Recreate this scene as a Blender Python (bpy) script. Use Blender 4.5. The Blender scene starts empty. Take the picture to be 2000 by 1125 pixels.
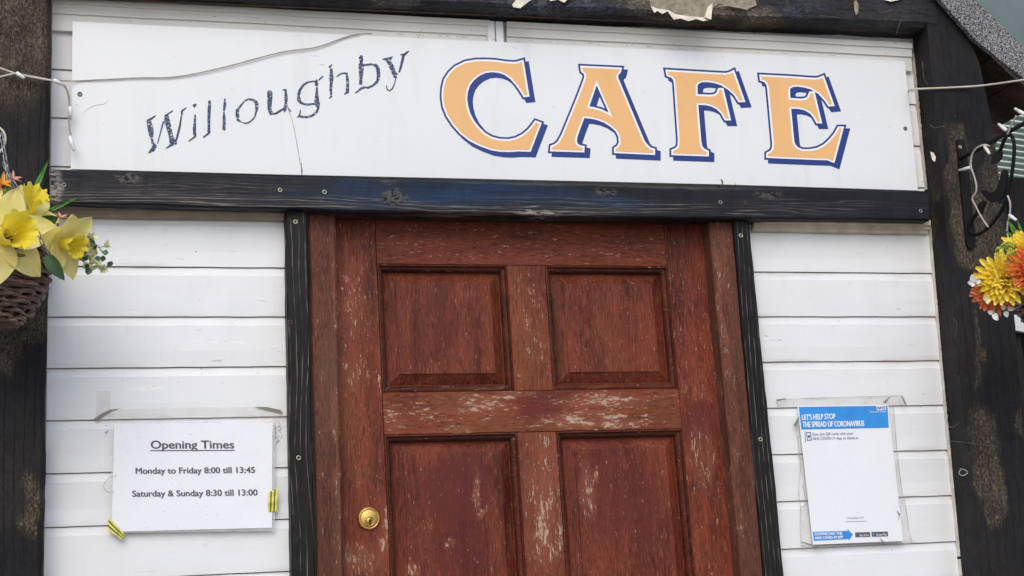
import bpy, bmesh, math, random
import numpy as np
from mathutils import Vector, Matrix, noise
from mathutils.geometry import tessellate_polygon
random.seed(7)
sc = bpy.context.scene
COL = sc.collection
# ------------------------------------------------------------------ camera, world, sun, exposure
YAW, PITCH, ROLL, FPX = 0.27729, 0.198626, -0.051132, 3000.0
D, ZC = 2.88, 1.30                         # camera to wall distance, camera height (m)
cy_, sy_, cp_, sp_ = math.cos(YAW), math.sin(YAW), math.cos(PITCH), math.sin(PITCH)
F_ = Vector((sy_*cp_, cy_*cp_, sp_)); R0 = Vector((cy_, -sy_, 0)); U0 = R0.cross(F_)
R_ = R0*math.cos(ROLL)+U0*math.sin(ROLL); U_ = -R0*math.sin(ROLL)+U0*math.cos(ROLL)
CAM = Vector((0, -D, ZC))
cd = bpy.data.cameras.new('camera'); cam = bpy.data.objects.new('camera', cd); COL.objects.link(cam)
cd.sensor_width = 36; cd.lens = 36*FPX/2000; cd.clip_start = 0.05; cd.clip_end = 500
cam.matrix_world = Matrix(((R_.x, U_.x, -F_.x, CAM.x), (R_.y, U_.y, -F_.y, CAM.y), (R_.z, U_.z, -F_.z, CAM.z), (0, 0, 0, 1)))
sc.camera = cam
w = bpy.data.worlds.new('World'); sc.world = w; w.use_nodes = True
wn = w.node_tree
sky = wn.nodes.new('ShaderNodeTexSky'); sky.sky_type = 'NISHITA'; sky.sun_disc = False
SUN_EL, SUN_AZ = math.radians(42), math.radians(200)   # azimuth clockwise from +Y: in front of the wall, a little left
sky.sun_elevation = SUN_EL; sky.sun_rotation = SUN_AZ; sky.dust_density = 2.5; sky.ozone_density = 1.0
wn.links.new(sky.outputs[0], wn.nodes['Background'].inputs[0]); wn.nodes['Background'].inputs[1].default_value = 0.15
sl = bpy.data.lights.new('sun', 'SUN'); sun = bpy.data.objects.new('sun', sl); COL.objects.link(sun)
sl.energy = 0.95; sl.angle = math.radians(40); sl.color = (1, 0.975, 0.945)
sdir = Vector((math.sin(SUN_AZ)*math.cos(SUN_EL), math.cos(SUN_AZ)*math.cos(SUN_EL), math.sin(SUN_EL)))
sun.rotation_euler = (-sdir).to_track_quat('-Z', 'Y').to_euler(); sun.location = (0, -6, 8)
sc.view_settings.view_transform = 'Standard'; sc.view_settings.look = 'None'; sc.view_settings.gamma = 1
sc.view_settings.exposure = 0.20

# ------------------------------------------------------------------ photo point -> point in the place
def ray(px, py):
    return F_ + R_*((px-1000)/FPX) - U_*((py-562.5)/FPX)
def P(px, py, off=0.0):                    # on the plane parallel to the wall, off metres in front of it
    d = ray(px, py); return CAM + d*((D-off)/d.y)
def PX(px, py, x):                         # on a plane square to the wall
    d = ray(px, py); return CAM + d*(x/d.x)
def mm(off=0.0): return 1.06*(D-off)/FPX   # metres per photo pixel, roughly

# ------------------------------------------------------------------ object helpers
def tag(o, label=None, cat=None, group=None, kind=None):
    if label: o['label'] = label
    if cat: o['category'] = cat
    if group: o['group'] = group
    if kind: o['kind'] = kind
    return o
def thing(name, label, cat, loc=(0, 0, 0), group=None):
    o = bpy.data.objects.new(name, None); COL.objects.link(o); o.location = loc; o.empty_display_size = .05
    return tag(o, label, cat, group)
def root_loc(o):
    while o is not None and o.parent is not None: o = o.parent
    return Vector(o.location) if o is not None else Vector((0, 0, 0))

class MB:
    def __init__(s): s.v = []; s.f = []; s.m = []; s.sm = []
    def add(s, verts, faces, m=0, smooth=False):
        b = len(s.v); s.v += [Vector(p) for p in verts]
        for f in faces: s.f.append([b+i for i in f]); s.m.append(m); s.sm.append(smooth)
    def sheet(s, pts, m=0): s.add(pts, [list(range(len(pts)))], m)
    def poly(s, pts, m=0):                 # flat concave polygon
        tr = tessellate_polygon([[Vector(p) for p in pts]]); s.add(pts, [list(t) for t in tr], m)
    def prism(s, pts, back, m=0):          # polygon pushed by vector back into a solid
        n = len(pts); pts = [Vector(p) for p in pts]; back = Vector(back)
        tr = [list(t) for t in tessellate_polygon([pts])]
        s.add(pts, tr, m); s.add([p+back for p in pts], [t[::-1] for t in tr], m)
        s.add(pts+[p+back for p in pts], [[i, (i+1) % n, (i+1) % n+n, i+n] for i in range(n)], m)
    def loft(s, rings, m=0, cap=True, smooth=False, closed=True):
        n = len(rings[0]); vs = [p for r in rings for p in r]; fs = []
        for k in range(len(rings)-1):
            for i in range(n if closed else n-1):
                j = (i+1) % n; fs.append([k*n+i, k*n+j, (k+1)*n+j, (k+1)*n+i])
        if cap: fs.append(list(range(n))[::-1]); fs.append([(len(rings)-1)*n+i for i in range(n)])
        s.add(vs, fs, m, smooth)
    def beam(s, c0, c1, n=40, bev=.004, jit=.0, m=0, seed=0, sag=0):   # timber from 4 corners c0 to 4 corners c1
        c0 = [Vector(p) for p in c0]; c1 = [Vector(p) for p in c1]; rings = []
        for k in range(n+1):
            t = k/n; c = [a.lerp(b, t)-Vector((0, 0, sag*math.sin(math.pi*t**1.15)**1.4)) for a, b in zip(c0, c1)]; r = []
            for i in range(4):
                for q in (-1, 1):
                    d = c[(i+q) % 4]-c[i]; p = c[i]+d.normalized()*min(bev, d.length*.4)
                    if jit: p = p+jit*noise.noise_vector(Vector((p.x*9+seed, p.y*9+i, p.z*9)))+jit*.5*noise.noise_vector(Vector((p.x*40+seed, p.y*40+i, p.z*40)))
                    r.append(p)
            rings.append(r)
        s.loft(rings, m)
    def tube(s, pts, r, n=8, m=0, cap=True, rf=None):
        pts = [Vector(p) for p in pts]; rings = []; up = Vector((.13, .2, .97))
        for i, p in enumerate(pts):
            t = (pts[min(i+1, len(pts)-1)]-pts[max(i-1, 0)]).normalized()
            a = t.cross(up)
            if a.length < .05: a = t.cross(Vector((1, 0, 0)))
            a.normalize(); b = t.cross(a); rr = rf(i/(len(pts)-1)) if rf else r
            rings.append([p+(a*math.cos(q)+b*math.sin(q))*rr for q in [2*math.pi*k/n for k in range(n)]])
        s.loft(rings, m, cap, True)
    def lathe(s, o, ax, prof, n=24, m=0, cap=True):   # prof: (along axis, radius)
        ax = Vector(ax).normalized(); a = ax.orthogonal().normalized(); b = ax.cross(a); o = Vector(o)
        s.loft([[o+ax*h+(a*math.cos(2*math.pi*k/n)+b*math.sin(2*math.pi*k/n))*r for k in range(n)] for h, r in prof], m, cap, True)
    def ball(s, c, r, n=8, m=0, sq=(1, 1, 1)):
        c = Vector(c); rings = []
        for i in range(n//2+1):
            th = math.pi*(i+.02)/(n//2+.04)
            rings.append([c+Vector((r*sq[0]*math.sin(th)*math.cos(2*math.pi*k/n), r*sq[1]*math.sin(th)*math.sin(2*math.pi*k/n), r*sq[2]*math.cos(th))) for k in range(n)])
        s.loft(rings, m, True, True)
    def petal(s, base, d, nrm, L, W, bend=0.3, cup=.25, m=0, tip=.0, nl=7, nw=5, shape=None):
        d = Vector(d).normalized(); nrm = Vector(nrm); side = d.cross(nrm).normalized(); nrm = side.cross(d).normalized(); vs = []
        for i in range(nl):
            t = i/(nl-1)
            wd = (shape(t) if shape else math.sin(math.pi*min(1, (t*.9+.1))**.8)**.8)*W/2 + 1e-4
            a = bend*t; c = Vector(base)+d*(L*t*math.cos(a*.5))+nrm*(L*t*math.sin(a)*.7)
            for j in range(nw):
                u = j/(nw-1)*2-1
                vs.append(c+side*(wd*u)+nrm*(cup*wd*u*u*1.2+L*.02*math.sin(u*7+t*9+L*900)))
        s.add(vs, [[i*nw+j, i*nw+j+1, (i+1)*nw+j+1, (i+1)*nw+j] for i in range(nl-1) for j in range(nw-1)], m, True)
    def build(s, name, mats, parent=None, label=None, bevel=0):
        me = bpy.data.meshes.new(name); off = root_loc(parent)
        me.from_pydata([tuple(p-off) for p in s.v], [], s.f)
        for x in (mats if isinstance(mats, (list, tuple)) else [mats]): me.materials.append(x)
        me.polygons.foreach_set('material_index', s.m); me.polygons.foreach_set('use_smooth', s.sm)
        bm = bmesh.new(); bm.from_mesh(me); bmesh.ops.recalc_face_normals(bm, faces=bm.faces); bm.to_mesh(me); bm.free()
        o = bpy.data.objects.new(name, me); COL.objects.link(o)
        if parent is not None: o.parent = parent
        if label: o['label'] = label
        if bevel:
            b = o.modifiers.new('b', 'BEVEL'); b.width = bevel; b.segments = 2; b.limit_method = 'ANGLE'
        return o
def smooth_path(pts, n=6):                 # Catmull-Rom through points
    pts = [Vector(p) for p in pts]; out = []
    for i in range(len(pts)-1):
        a, b, c, d = pts[max(i-1, 0)], pts[i], pts[i+1], pts[min(i+2, len(pts)-1)]
        for k in range(n):
            t = k/n; out.append(.5*((2*b)+(c-a)*t+(2*a-5*b+4*c-d)*t*t+(3*b-a-3*c+d)*t**3))
    return out+[pts[-1]]

# ------------------------------------------------------------------ materials
class NT:
    def __init__(s, name):
        s.mat = bpy.data.materials.new(name); s.mat.use_nodes = True; s.t = s.mat.node_tree
        s.b = s.t.nodes['Principled BSDF']; s.co = s.t.nodes.new('ShaderNodeTexCoord').outputs['Object']
    def n(s, typ, **kw):
        x = s.t.nodes.new(typ)
        for k, v in kw.items(): setattr(x, k, v)
        return x
    def l(s, a, b): s.t.links.new(a, b)
    def put(s, sock, v):
        if hasattr(v, 'is_linked') or hasattr(v, 'links'): s.l(v, sock)
        else: sock.default_value = v
    def math(s, op, a, b=0.0, clamp=False):
        x = s.n('ShaderNodeMath', operation=op, use_clamp=clamp); s.put(x.inputs[0], a); s.put(x.inputs[1], b); return x.outputs[0]
    def scale(s, v): 
        x = s.n('ShaderNodeVectorMath', operation='MULTIPLY'); s.l(s.co, x.inputs[0]); x.inputs[1].default_value = v; return x.outputs[0]
    def noise(s, scale, st=(1, 1, 1), detail=4, rough=.6, dist=0, vec=None, off=0):
        x = s.n('ShaderNodeTexNoise'); v = vec or s.scale(st)
        if off:
            y = s.n('ShaderNodeVectorMath', operation='ADD'); s.l(v, y.inputs[0]); y.inputs[1].default_value = (off, off*.7, off*.3); v = y.outputs[0]
        s.l(v, x.inputs['Vector']); x.inputs['Scale'].default_value = scale; x.inputs['Detail'].default_value = detail
        x.inputs['Roughness'].default_value = rough; x.inputs['Distortion'].default_value = dist; return x.outputs[0]
    def ramp(s, f, stops):
        x = s.n('ShaderNodeValToRGB'); e = x.color_ramp.elements
        while len(e) < len(stops): e.new(.5)
        for q, (p, c) in zip(e, stops): q.position = p; q.color = c if len(c) == 4 else (*c, 1)
        s.l(f, x.inputs[0]); return x.outputs[0]
    def step(s, f, a, b, lo=0., hi=1.):
        x = s.n('ShaderNodeMapRange', interpolation_type='SMOOTHSTEP'); s.put(x.inputs[0], f)
        for i, v in enumerate((a, b, lo, hi)): x.inputs[i+1].default_value = v
        return x.outputs[0]
    def mix(s, f, a, b, mode='MIX'):
        x = s.n('ShaderNodeMix', data_type='RGBA', blend_type=mode); s.put(x.inputs[0], f)
        for i, v in ((6, a), (7, b)):
            if isinstance(v, (tuple, list)): x.inputs[i].default_value = v if len(v) == 4 else (*v, 1)
            else: s.l(v, x.inputs[i])
        return x.outputs[2]
    def patches(s, lst, off=0.0, warp=.02, wscale=30, st=(1, 1, 1), soft=.45, origin=(0, 0, 0)):   # worn patches: (px, py, rx, ry, strength) on the photographed wall
        nz = s.n('ShaderNodeTexNoise'); s.l(s.scale(st), nz.inputs['Vector']); nz.inputs['Scale'].default_value = wscale; nz.inputs['Detail'].default_value = 5
        a = s.n('ShaderNodeVectorMath', operation='SUBTRACT'); s.l(nz.outputs['Color'], a.inputs[0]); a.inputs[1].default_value = (.5, .5, .5)
        c = s.n('ShaderNodeVectorMath', operation='SCALE'); s.l(a.outputs[0], c.inputs[0]); c.inputs['Scale'].default_value = warp*2
        e = s.n('ShaderNodeVectorMath', operation='ADD'); s.l(s.co, e.inputs[0]); s.l(c.outputs[0], e.inputs[1]); tot = None
        for q in lst:
            p = P(q[0], q[1], off)-Vector(origin); k = mm(off)
            d = s.n('ShaderNodeVectorMath', operation='SUBTRACT'); s.l(e.outputs[0], d.inputs[0]); d.inputs[1].default_value = p
            g = s.n('ShaderNodeVectorMath', operation='MULTIPLY'); s.l(d.outputs[0], g.inputs[0]); g.inputs[1].default_value = (1/(q[2]*k), 0, 1/(q[3]*k))
            h = s.n('ShaderNodeVectorMath', operation='LENGTH'); s.l(g.outputs[0], h.inputs[0])
            v = s.step(h.outputs['Value'], 1-soft, 1+soft, q[4] if len(q) > 4 else 1., 0.)
            tot = v if tot is None else s.math('MAXIMUM', tot, v)
        return tot
    def bump(s, h, strength=.3, dist=.002):
        x = s.n('ShaderNodeBump'); x.inputs['Strength'].default_value = strength; x.inputs['Distance'].default_value = dist
        s.l(h, x.inputs['Height']); s.l(x.outputs[0], s.b.inputs['Normal'])
    def out(s, col=None, rough=.5, metal=0, spec=None):
        if col is not None:
            if isinstance(col, (tuple, list)): s.b.inputs['Base Color'].default_value = (*col[:3], 1)
            else: s.l(col, s.b.inputs['Base Color'])
        s.put(s.b.inputs['Roughness'], rough); s.b.inputs['Metallic'].default_value = metal
        if spec is not None: s.b.inputs['Specular IOR Level'].default_value = spec
        return s.mat
def plain(name, col, rough=.5, metal=0, var=.12, scale=60, bump=.0):
    t = NT(name); f = t.noise(scale)
    c = t.ramp(f, [(.3, tuple(x*(1-var) for x in col)), (.7, tuple(min(1, x*(1+var)) for x in col))])
    if bump: t.bump(f, bump, .002)
    return t.out(c, rough, metal)

def m_white(name='white_painted_board', base=(.755, .78, .805), dirt=.45, joints=True):
    t = NT(name)
    big = t.noise(2.2, (1, 1, 1.6), 5); c = t.mix(t.step(big, .40, .72, 0, dirt), base, (.68, .665, .63))
    streak = t.noise(9, (.35, 1, 3), 6, .7, off=3); c = t.mix(t.step(streak, .5, .78, 0, .30), c, (.62, .61, .59))
    sp = t.noise(150, (1, 1, 1), 2, .5, off=5); c = t.mix(t.step(sp, .735, .765, 0, .75), c, (.16, .15, .14))
    sc2 = t.noise(60, (.25, 1, 1.6), 3, .5, 1.5, off=9); c = t.mix(t.step(sc2, .715, .74, 0, .55), c, (.30, .29, .28))
    pt = t.noise(34, (.5, 1, 1.5), 6, .7, off=17); c = t.mix(t.step(pt, .66, .70, 0, .5), c, (.85, .86, .87))
    if joints:
        sx = t.n('ShaderNodeSeparateXYZ'); t.l(t.co, sx.inputs[0]); fz = t.math('FRACT', t.math('DIVIDE', t.math('SUBTRACT', sx.outputs[2], ZC+.2222*D-.0331*D*40), .0331*D))
        near = t.math('MAXIMUM', t.step(fz, .0, .16, 1, 0), t.step(fz, .80, 1.0, 0, .8)); jn = t.noise(26, (.22, 1, 1.2), 6, .72, off=23)
        c = t.mix(t.math('MULTIPLY', near, t.step(jn, .46, .70, 0, .55)), c, (.45, .41, .35)); dr = t.noise(48, (1, 1, .10), 4, .6, off=27)
        c = t.mix(t.math('MULTIPLY', t.step(fz, .95, .35, 1, 0), t.step(dr, .60, .74, 0, .22)), c, (.50, .47, .42))
        ch = t.noise(70, (.3, 1, 1), 4, .7, off=29); c = t.mix(t.math('MULTIPLY', t.step(fz, .82, .86, 0, 1), t.step(ch, .63, .66, 0, .8)), c, (.86, .87, .88))
        sm = t.patches([(541, 846, 9, 21, 1), (345, 945, 22, 6, .0)], 0, .006, 60, (1, 1, 1), .3); c = t.mix(t.math('MULTIPLY', sm, t.step(t.noise(210, (1, 1, .7), 3, .6, off=51), .52, .56, 0, .75)), c, (.20, .16, .14))
        sc3 = t.patches([(340, 948, 34, 7, 1), (290, 758, 30, 4, .9), (380, 730, 10, 5, .6), (430, 668, 60, 3, .7)], 0, .008, 50, (.5, 1, 1), .4); c = t.mix(t.math('MULTIPLY', sc3, t.step(t.noise(120, (.5, 1, 1), 4, .6, off=53), .48, .54, 0, .7)), c, (.88, .89, .90))
        ck = t.noise(55, (.35, 1, 1.3), 5, .75, 1., off=37); c = t.mix(t.step(ck, .715, .73, 0, .5), c, (.26, .24, .22))
    t.bump(t.noise(14, (.4, 1, 1), 5), .10, .004)
    return t.out(c, t.step(big, .3, .7, .38, .55))
def m_wood(name, grain, dark, light, flakes=None, blotch=None, fl=1.0, off=-.02, rough=.42, pale=(.50, .385, .30), pores=.58, warmth=1.5):
    t = NT(name)
    A = lambda k: (1, 1, k) if grain == 'z' else (k, 1, 1)
    big = t.noise(9, A(.35), 5, .6, .8); band = t.noise(38, A(.05), 4, .6, .6, off=2); fine = t.noise(270, A(.13), 4, .7, .3, off=4); fig = t.noise(110, A(.15), 4, .6, 1.0, off=31)
    f = t.math('ADD', t.math('ADD', t.math('MULTIPLY', big, .30), t.math('MULTIPLY', band, .24)), t.math('ADD', t.math('MULTIPLY', fine, .30), t.math('MULTIPLY', fig, .16)))
    mid = tuple(a*.45+b*.55 for a, b in zip(dark, light))
    c = t.ramp(f, [(.41, dark), (.51, mid), (.61, light)])
    warm = t.noise(5, A(.4), 4, .6, off=41); c = t.mix(t.step(warm, .50, .68, 0, .55), c, (light[0]*.88, light[1]*warmth, light[2]*1.1))
    por = t.noise(380, A(.14), 3, .6, off=8); c = t.mix(t.step(por, .54, .66, 0, pores), c, tuple(x*.28 for x in dark))
    lg = t.noise(330, A(.16), 3, .6, off=21); c = t.mix(t.step(lg, .57, .70, 0, .38), c, tuple(min(1, x*1.7+.03) for x in light))
    if blotch: c = t.mix(t.patches(blotch, off, .03, 22, A(.3), .3), c, (.105, .017, .017), 'MIX')
    gl = t.math('ADD', t.math('MULTIPLY', t.noise(340, A(.24), 4, .75, .3, off=11), .72), t.math('MULTIPLY', t.noise(95, A(.3), 4, .65, off=17), .28))
    if flakes:
        pm = t.patches(flakes, off, .035, 30, A(.3), .85); br = t.noise(60, A(.3), 4, .65, off=13)
        th = t.math('ADD', gl, t.math('MULTIPLY', pm, t.math('ADD', .085*fl, t.math('MULTIPLY', t.math('SUBTRACT', br, .5), .42*fl))))
        raw = t.step(pm, .1, 1.1, 0, .45); c = t.mix(raw, c, (.30, .105, .055)); c = t.mix(t.math('MULTIPLY', raw, t.step(fine, .5, .62, 0, .8)), c, (.11, .045, .028))
        fk = t.step(th, .600, .665, 0, .80); c = t.mix(fk, c, pale)
    else:
        fk = t.step(gl, .66, .71, 0, .45); c = t.mix(fk, c, pale)
    t.bump(t.math('ADD', t.math('MULTIPLY', por, -.6), t.math('ADD', fine, t.math('MULTIPLY', fk, .4))), .30, .0012)
    return t.out(c, t.math('ADD', t.math('ADD', t.math('MULTIPLY', fk, .3), t.math('MULTIPLY', big, .2)), rough-.02), 0, .22)
def m_black(name, patches=None, off=.07, base=(.0095, .0090, .0105), worn=(.105, .082, .057), grain='z', thr=.50, lum=1.0, soft=.45, tint=None):
    t = NT(name); A = lambda k: (1, 1, k) if grain == 'z' else (k, 1, 1)
    big = t.noise(5, (1, 1, 1), 6, .65); g = t.noise(150, A(.2), 5, .7, off=3); sp = t.noise(260, A(.5), 3, .65, .8, off=6); sp2 = t.noise(480, A(.45), 3, .6, off=16)
    c = t.ramp(t.math('ADD', t.math('MULTIPLY', big, .5), t.math('MULTIPLY', g, .5)), [(.36, tuple(x*.6 for x in base)), (.64, tuple(x*2.2 for x in base))])
    gen = t.step(big, .40, .70, .05, .6*lum); c = t.mix(t.math('MULTIPLY', gen, t.step(sp, .45, .62)), c, tuple(x*.45 for x in worn))
    c = t.mix(t.step(t.noise(110, A(.35), 4, .7, 1., off=15), .70, .73, 0, .55), c, (.17, .15, .135))
    if patches:
        pm = t.patches(patches, off, .05, 16, A(.6), soft)
        c = t.mix(t.math('MULTIPLY', pm, .8), c, tuple(x*.20 for x in worn))
        v = t.math('ADD', t.math('MULTIPLY', sp, .6), t.math('MULTIPLY', sp2, .4)); v = t.math('ADD', v, t.math('MULTIPLY', t.math('SUBTRACT', t.noise(22, A(.5), 4, .6, off=19), .5), .25))
        c = t.mix(t.math('MULTIPLY', pm, t.step(v, thr-.08, thr+.10, 0, .8)), c, worn); c = t.mix(t.math('MULTIPLY', pm, t.step(v, thr+.07, thr+.13, 0, .6)), c, tuple(min(1, x*1.9) for x in worn))
    if tint: c = t.mix(t.math('MULTIPLY', t.patches(tint[0], off, .05, 16, A(.6), .5), t.step(t.math('ADD', t.math('MULTIPLY', sp, .5), t.math('MULTIPLY', t.noise(60, (1, 1, 1), 4, .7, off=25), .5)), .46, .60)), c, tint[1])
    crk = grain_lines(t, grain, .019, .06, .055, 4, 1.2); c = t.mix(t.math('MULTIPLY', crk, t.step(big, .42, .6, 0, .8)), c, (.003, .003, .003))
    t.bump(t.math('ADD', t.math('ADD', g, sp), t.math('MULTIPLY', crk, -.8)), .7, .003)
    return t.out(c, t.step(sp, .3, .7, .55, .8), 0, .2)
def grain_lines(t, grain, period, warp, width, seed=0, wl=5):   # long wavering growth-ring lines
    A = (1, 1, .16) if grain == 'z' else (.10, 1, 1)
    sp = t.n('ShaderNodeSeparateXYZ'); t.l(t.co, sp.inputs[0]); x = sp.outputs[0 if grain == 'z' else 2]
    nz = t.noise(wl*4, A, 3, .5, .3, off=20+seed); x = t.math('ADD', x, t.math('MULTIPLY', nz, warp)); f = t.math('FRACT', t.math('DIVIDE', x, period)); d = t.math('ABSOLUTE', t.math('SUBTRACT', f, .5))
    brk = t.noise(60, A, 3, .6, off=33+seed); return t.math('MULTIPLY', t.step(d, 0, width, 1, 0), t.step(brk, .36, .56))

W_SIDING = m_white()
W_TRIM = m_white('dirty_cream_trim', (.74, .735, .71), .7, False)
# ------------------------------------------------------------------ setting
def m_ground():
    t = NT('paving'); f = t.noise(3, (1, 1, 1), 8); return t.out(t.ramp(f, [(.3, (.20, .19, .18)), (.7, (.33, .32, .30))]), .85)
g = MB(); g.sheet([(-80, -80, 0), (80, -80, 0), (80, 80, 0), (-80, 80, 0)]); tag(g.build('ground', m_ground()), kind='structure')

# ------------------------------------------------------------------ the cafe building
B = thing('cafe_building', 'white boarded cafe front with black timber posts and a worn red wooden door', 'building')
ZT = P(100, 8).z
def zl(k): return ZC+(.2222+.0331*k)*D
def cladding(x0a, x0b, x1a, x1b, z0, z1):   # shiplap boards between two slightly leaning edges
    mb = MB(); prof = []
    k = -40; zs = [zl(k) for k in range(-14, 12)]
    for i, zb in enumerate(zs[:-1]):
        zt = zs[i+1]; j = .0012*math.sin(i*5.1)
        for dz, y in ((-.0010, .010), (.0008, .010), (.0009, .0), (.03, .0+j), (zt-zb-.0165, .0), (zt-zb-.0145, .0009), (zt-zb-.009, .0022), (zt-zb-.004, .0030), (zt-zb-.0014, .0030)):
            prof.append((zb+dz, y))
    prof = [p for p in prof if z0 <= p[0] <= z1]
    if prof[0][0] > z0: prof.insert(0, (z0, .003))
    prof.append((z1, .003)); n = 24; rings = []
    for z, y in prof:
        t = (z-z0)/(z1-z0); xa = x0a+(x0b-x0a)*t; xb = x1a+(x1b-x1a)*t
        rings.append([Vector((xa+(xb-xa)*q/n, y+.0016*noise.noise(Vector((q*.35, z*11, xa))), z+.0007*noise.noise(Vector((q*.5, z*3, 4))))) for q in range(n+1)])
    mb.loft(rings, 0, False, False, False); return mb
xl0, xl1 = P(82, 1125).x, P(101, 0).x
cladding(xl0-.03, xl1-.03, P(570, 1125).x+.03, P(556, 418).x+.03, .0, P(300, 400).z).build('cladding', W_SIDING, B)
cladding(P(1520, 1125).x-.03, P(1464, 435).x-.03, P(1872, 1110).x+.03, P(1800, 410).x+.03, .0, P(1600, 425).z).build('cladding', W_SIDING, B)
cladding(xl0-.03, xl1-.03, P(1800, 400).x+.03, P(1776, 76).x+.03, P(300, 400).z+.002, ZT+.05).build('cladding', W_SIDING, B)

# trims under the top beam: two stepped strips parted by a joint cover
def trim_run(xa, xb, name='ceiling_trim'):
    mb = MB(); prof = [(0, .0), (0, -.021), (-.012, -.021), (-.0125, -.017), (-.014, -.017), (-.030, -.016), (-.0305, -.012), (-.032, -.012), (-.062, -.010), (-.062, .0)]
    def za(x): return ZT+.0
    n = 20; mb.loft([[Vector((xa+(xb-xa)*i/n, y, ZT+.006+z+.0012*noise.noise(Vector((i*.4, z*20, xa))))) for z, y in prof] for i in range(n+1)], 0)
    return mb.build(name, W_TRIM, B)
trim_run(P(97, 20).x, P(957, 55, .02).x); trim_run(P(991, 60, .02).x, P(1772, 90).x)
mb = MB(); xa, xb = P(958, 60, .045).x, P(990, 60, .045).x; xm = (xa+xb)/2
for q0, q1 in ((xa, xm-.001), (xm+.001, xb)): mb.beam([(q0, -.0225, ZT-.07), (q1, -.0225, ZT-.07), (q1, 0, ZT-.07), (q0, 0, ZT-.07)], [(q0, -.0225, ZT+.004), (q1, -.0225, ZT+.004), (q1, 0, ZT+.004), (q0, 0, ZT+.004)], 4, .002)
mb.build('joint_cover', W_SIDING, B)
# beige beads at the head of the boards, under the header beam
for a, b, y in ((97, 556, 404), (1470, 1812, 437)):
    mb = MB(); p0 = P(a, y, .01); p1 = P(b, y+(2 if a < 500 else -4), .01); prof = [(0.010, 0), (.010, -.022), (0, -.022), (-.003, -.016), (-.008, -.015), (-.010, -.009), (-.016, -.008), (-.018, -.002), (-.018, .0)]
    z = (p0.z+p1.z)/2-.004
    mb.loft([[Vector((p0.x+(p1.x-p0.x)*i/16, yy, z+zz)) for zz, yy in prof] for i in range(17)], 0); mb.build('head_bead', plain('beige_bead', (.30, .25, .19) if a < 500 else (.52, .47, .37), .6, var=.25, scale=25), B)

# black timbers
LP = [(30, 80, 62, 120), (40, 620, 55, 68), (10, 640, 60, 70), (55, 985, 16, 50), (20, 150, 50, 50), (75, 40, 12, 40, .8)]
M_POSTL = m_black('worn_black_paint_left', LP, .06, thr=.475, soft=.35)
RP = [(1918, 478, 62, 58), (1900, 420, 45, 60, .95), (1940, 400, 30, 80, .75), (1862, 370, 16, 120, .8), (1868, 265, 22, 30, .6), (1945, 320, 18, 70, .5), (1905, 680, 10, 85, .8), (1918, 690, 16, 14, .8), (1925, 890, 38, 95, .9), (1950, 965, 24, 70, .85), (1992, 830, 10, 70, .8), (1885, 330, 22, 60, .5)]
M_POSTR = m_black('worn_black_paint_right', RP, .07, thr=.465, soft=.28)
mb = MB(); pr = P(90, 500, .06).x
def lp(z): return pr+(z-ZC)*.004
mb.beam([(-.42, -.06, 0), (lp(0), -.06, 0), (lp(0), .08, 0), (-.42, .08, 0)], [(-.42, -.06, 2.75), (lp(2.7), -.06, 2.75), (lp(2.7), .08, 2.75), (-.42, .08, 2.75)], 150, .008, .0035, seed=1)
POSTL = mb.build('post', M_POSTL, B, 'worn black timber post on the left of the cafe front')
# ragged filler bead where boards meet post
def ragged(path, wid, dep, mat, name, seed, n=160, lo=.15):
    mb = MB(); rings = []
    for i in range(n+1):
        t = i/n*(len(path)-1); k = min(int(t), len(path)-2); p = Vector(path[k]).lerp(Vector(path[k+1]), t-k)
        q = noise.noise(Vector((i*.35, seed, 0)))*.5+noise.noise(Vector((i*1.1, seed, 5)))*.35+.45
        d = (Vector(path[-1])-Vector(path[0])).normalized(); s = d.cross(Vector((0, 1, 0))).normalized()
        ww = wid*max(lo, q)
        rings.append([p-s*wid*.3, p-s*wid*.3+Vector((0, -dep, 0)), p+s*ww+Vector((0, -dep*.8, 0)), p+s*ww])
    mb.loft(rings, 0); return mb.build(name, mat, B)
M_CAULK = plain('flaking_filler', (.62, .57, .50), .8, var=.3, scale=40, bump=.4)
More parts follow.
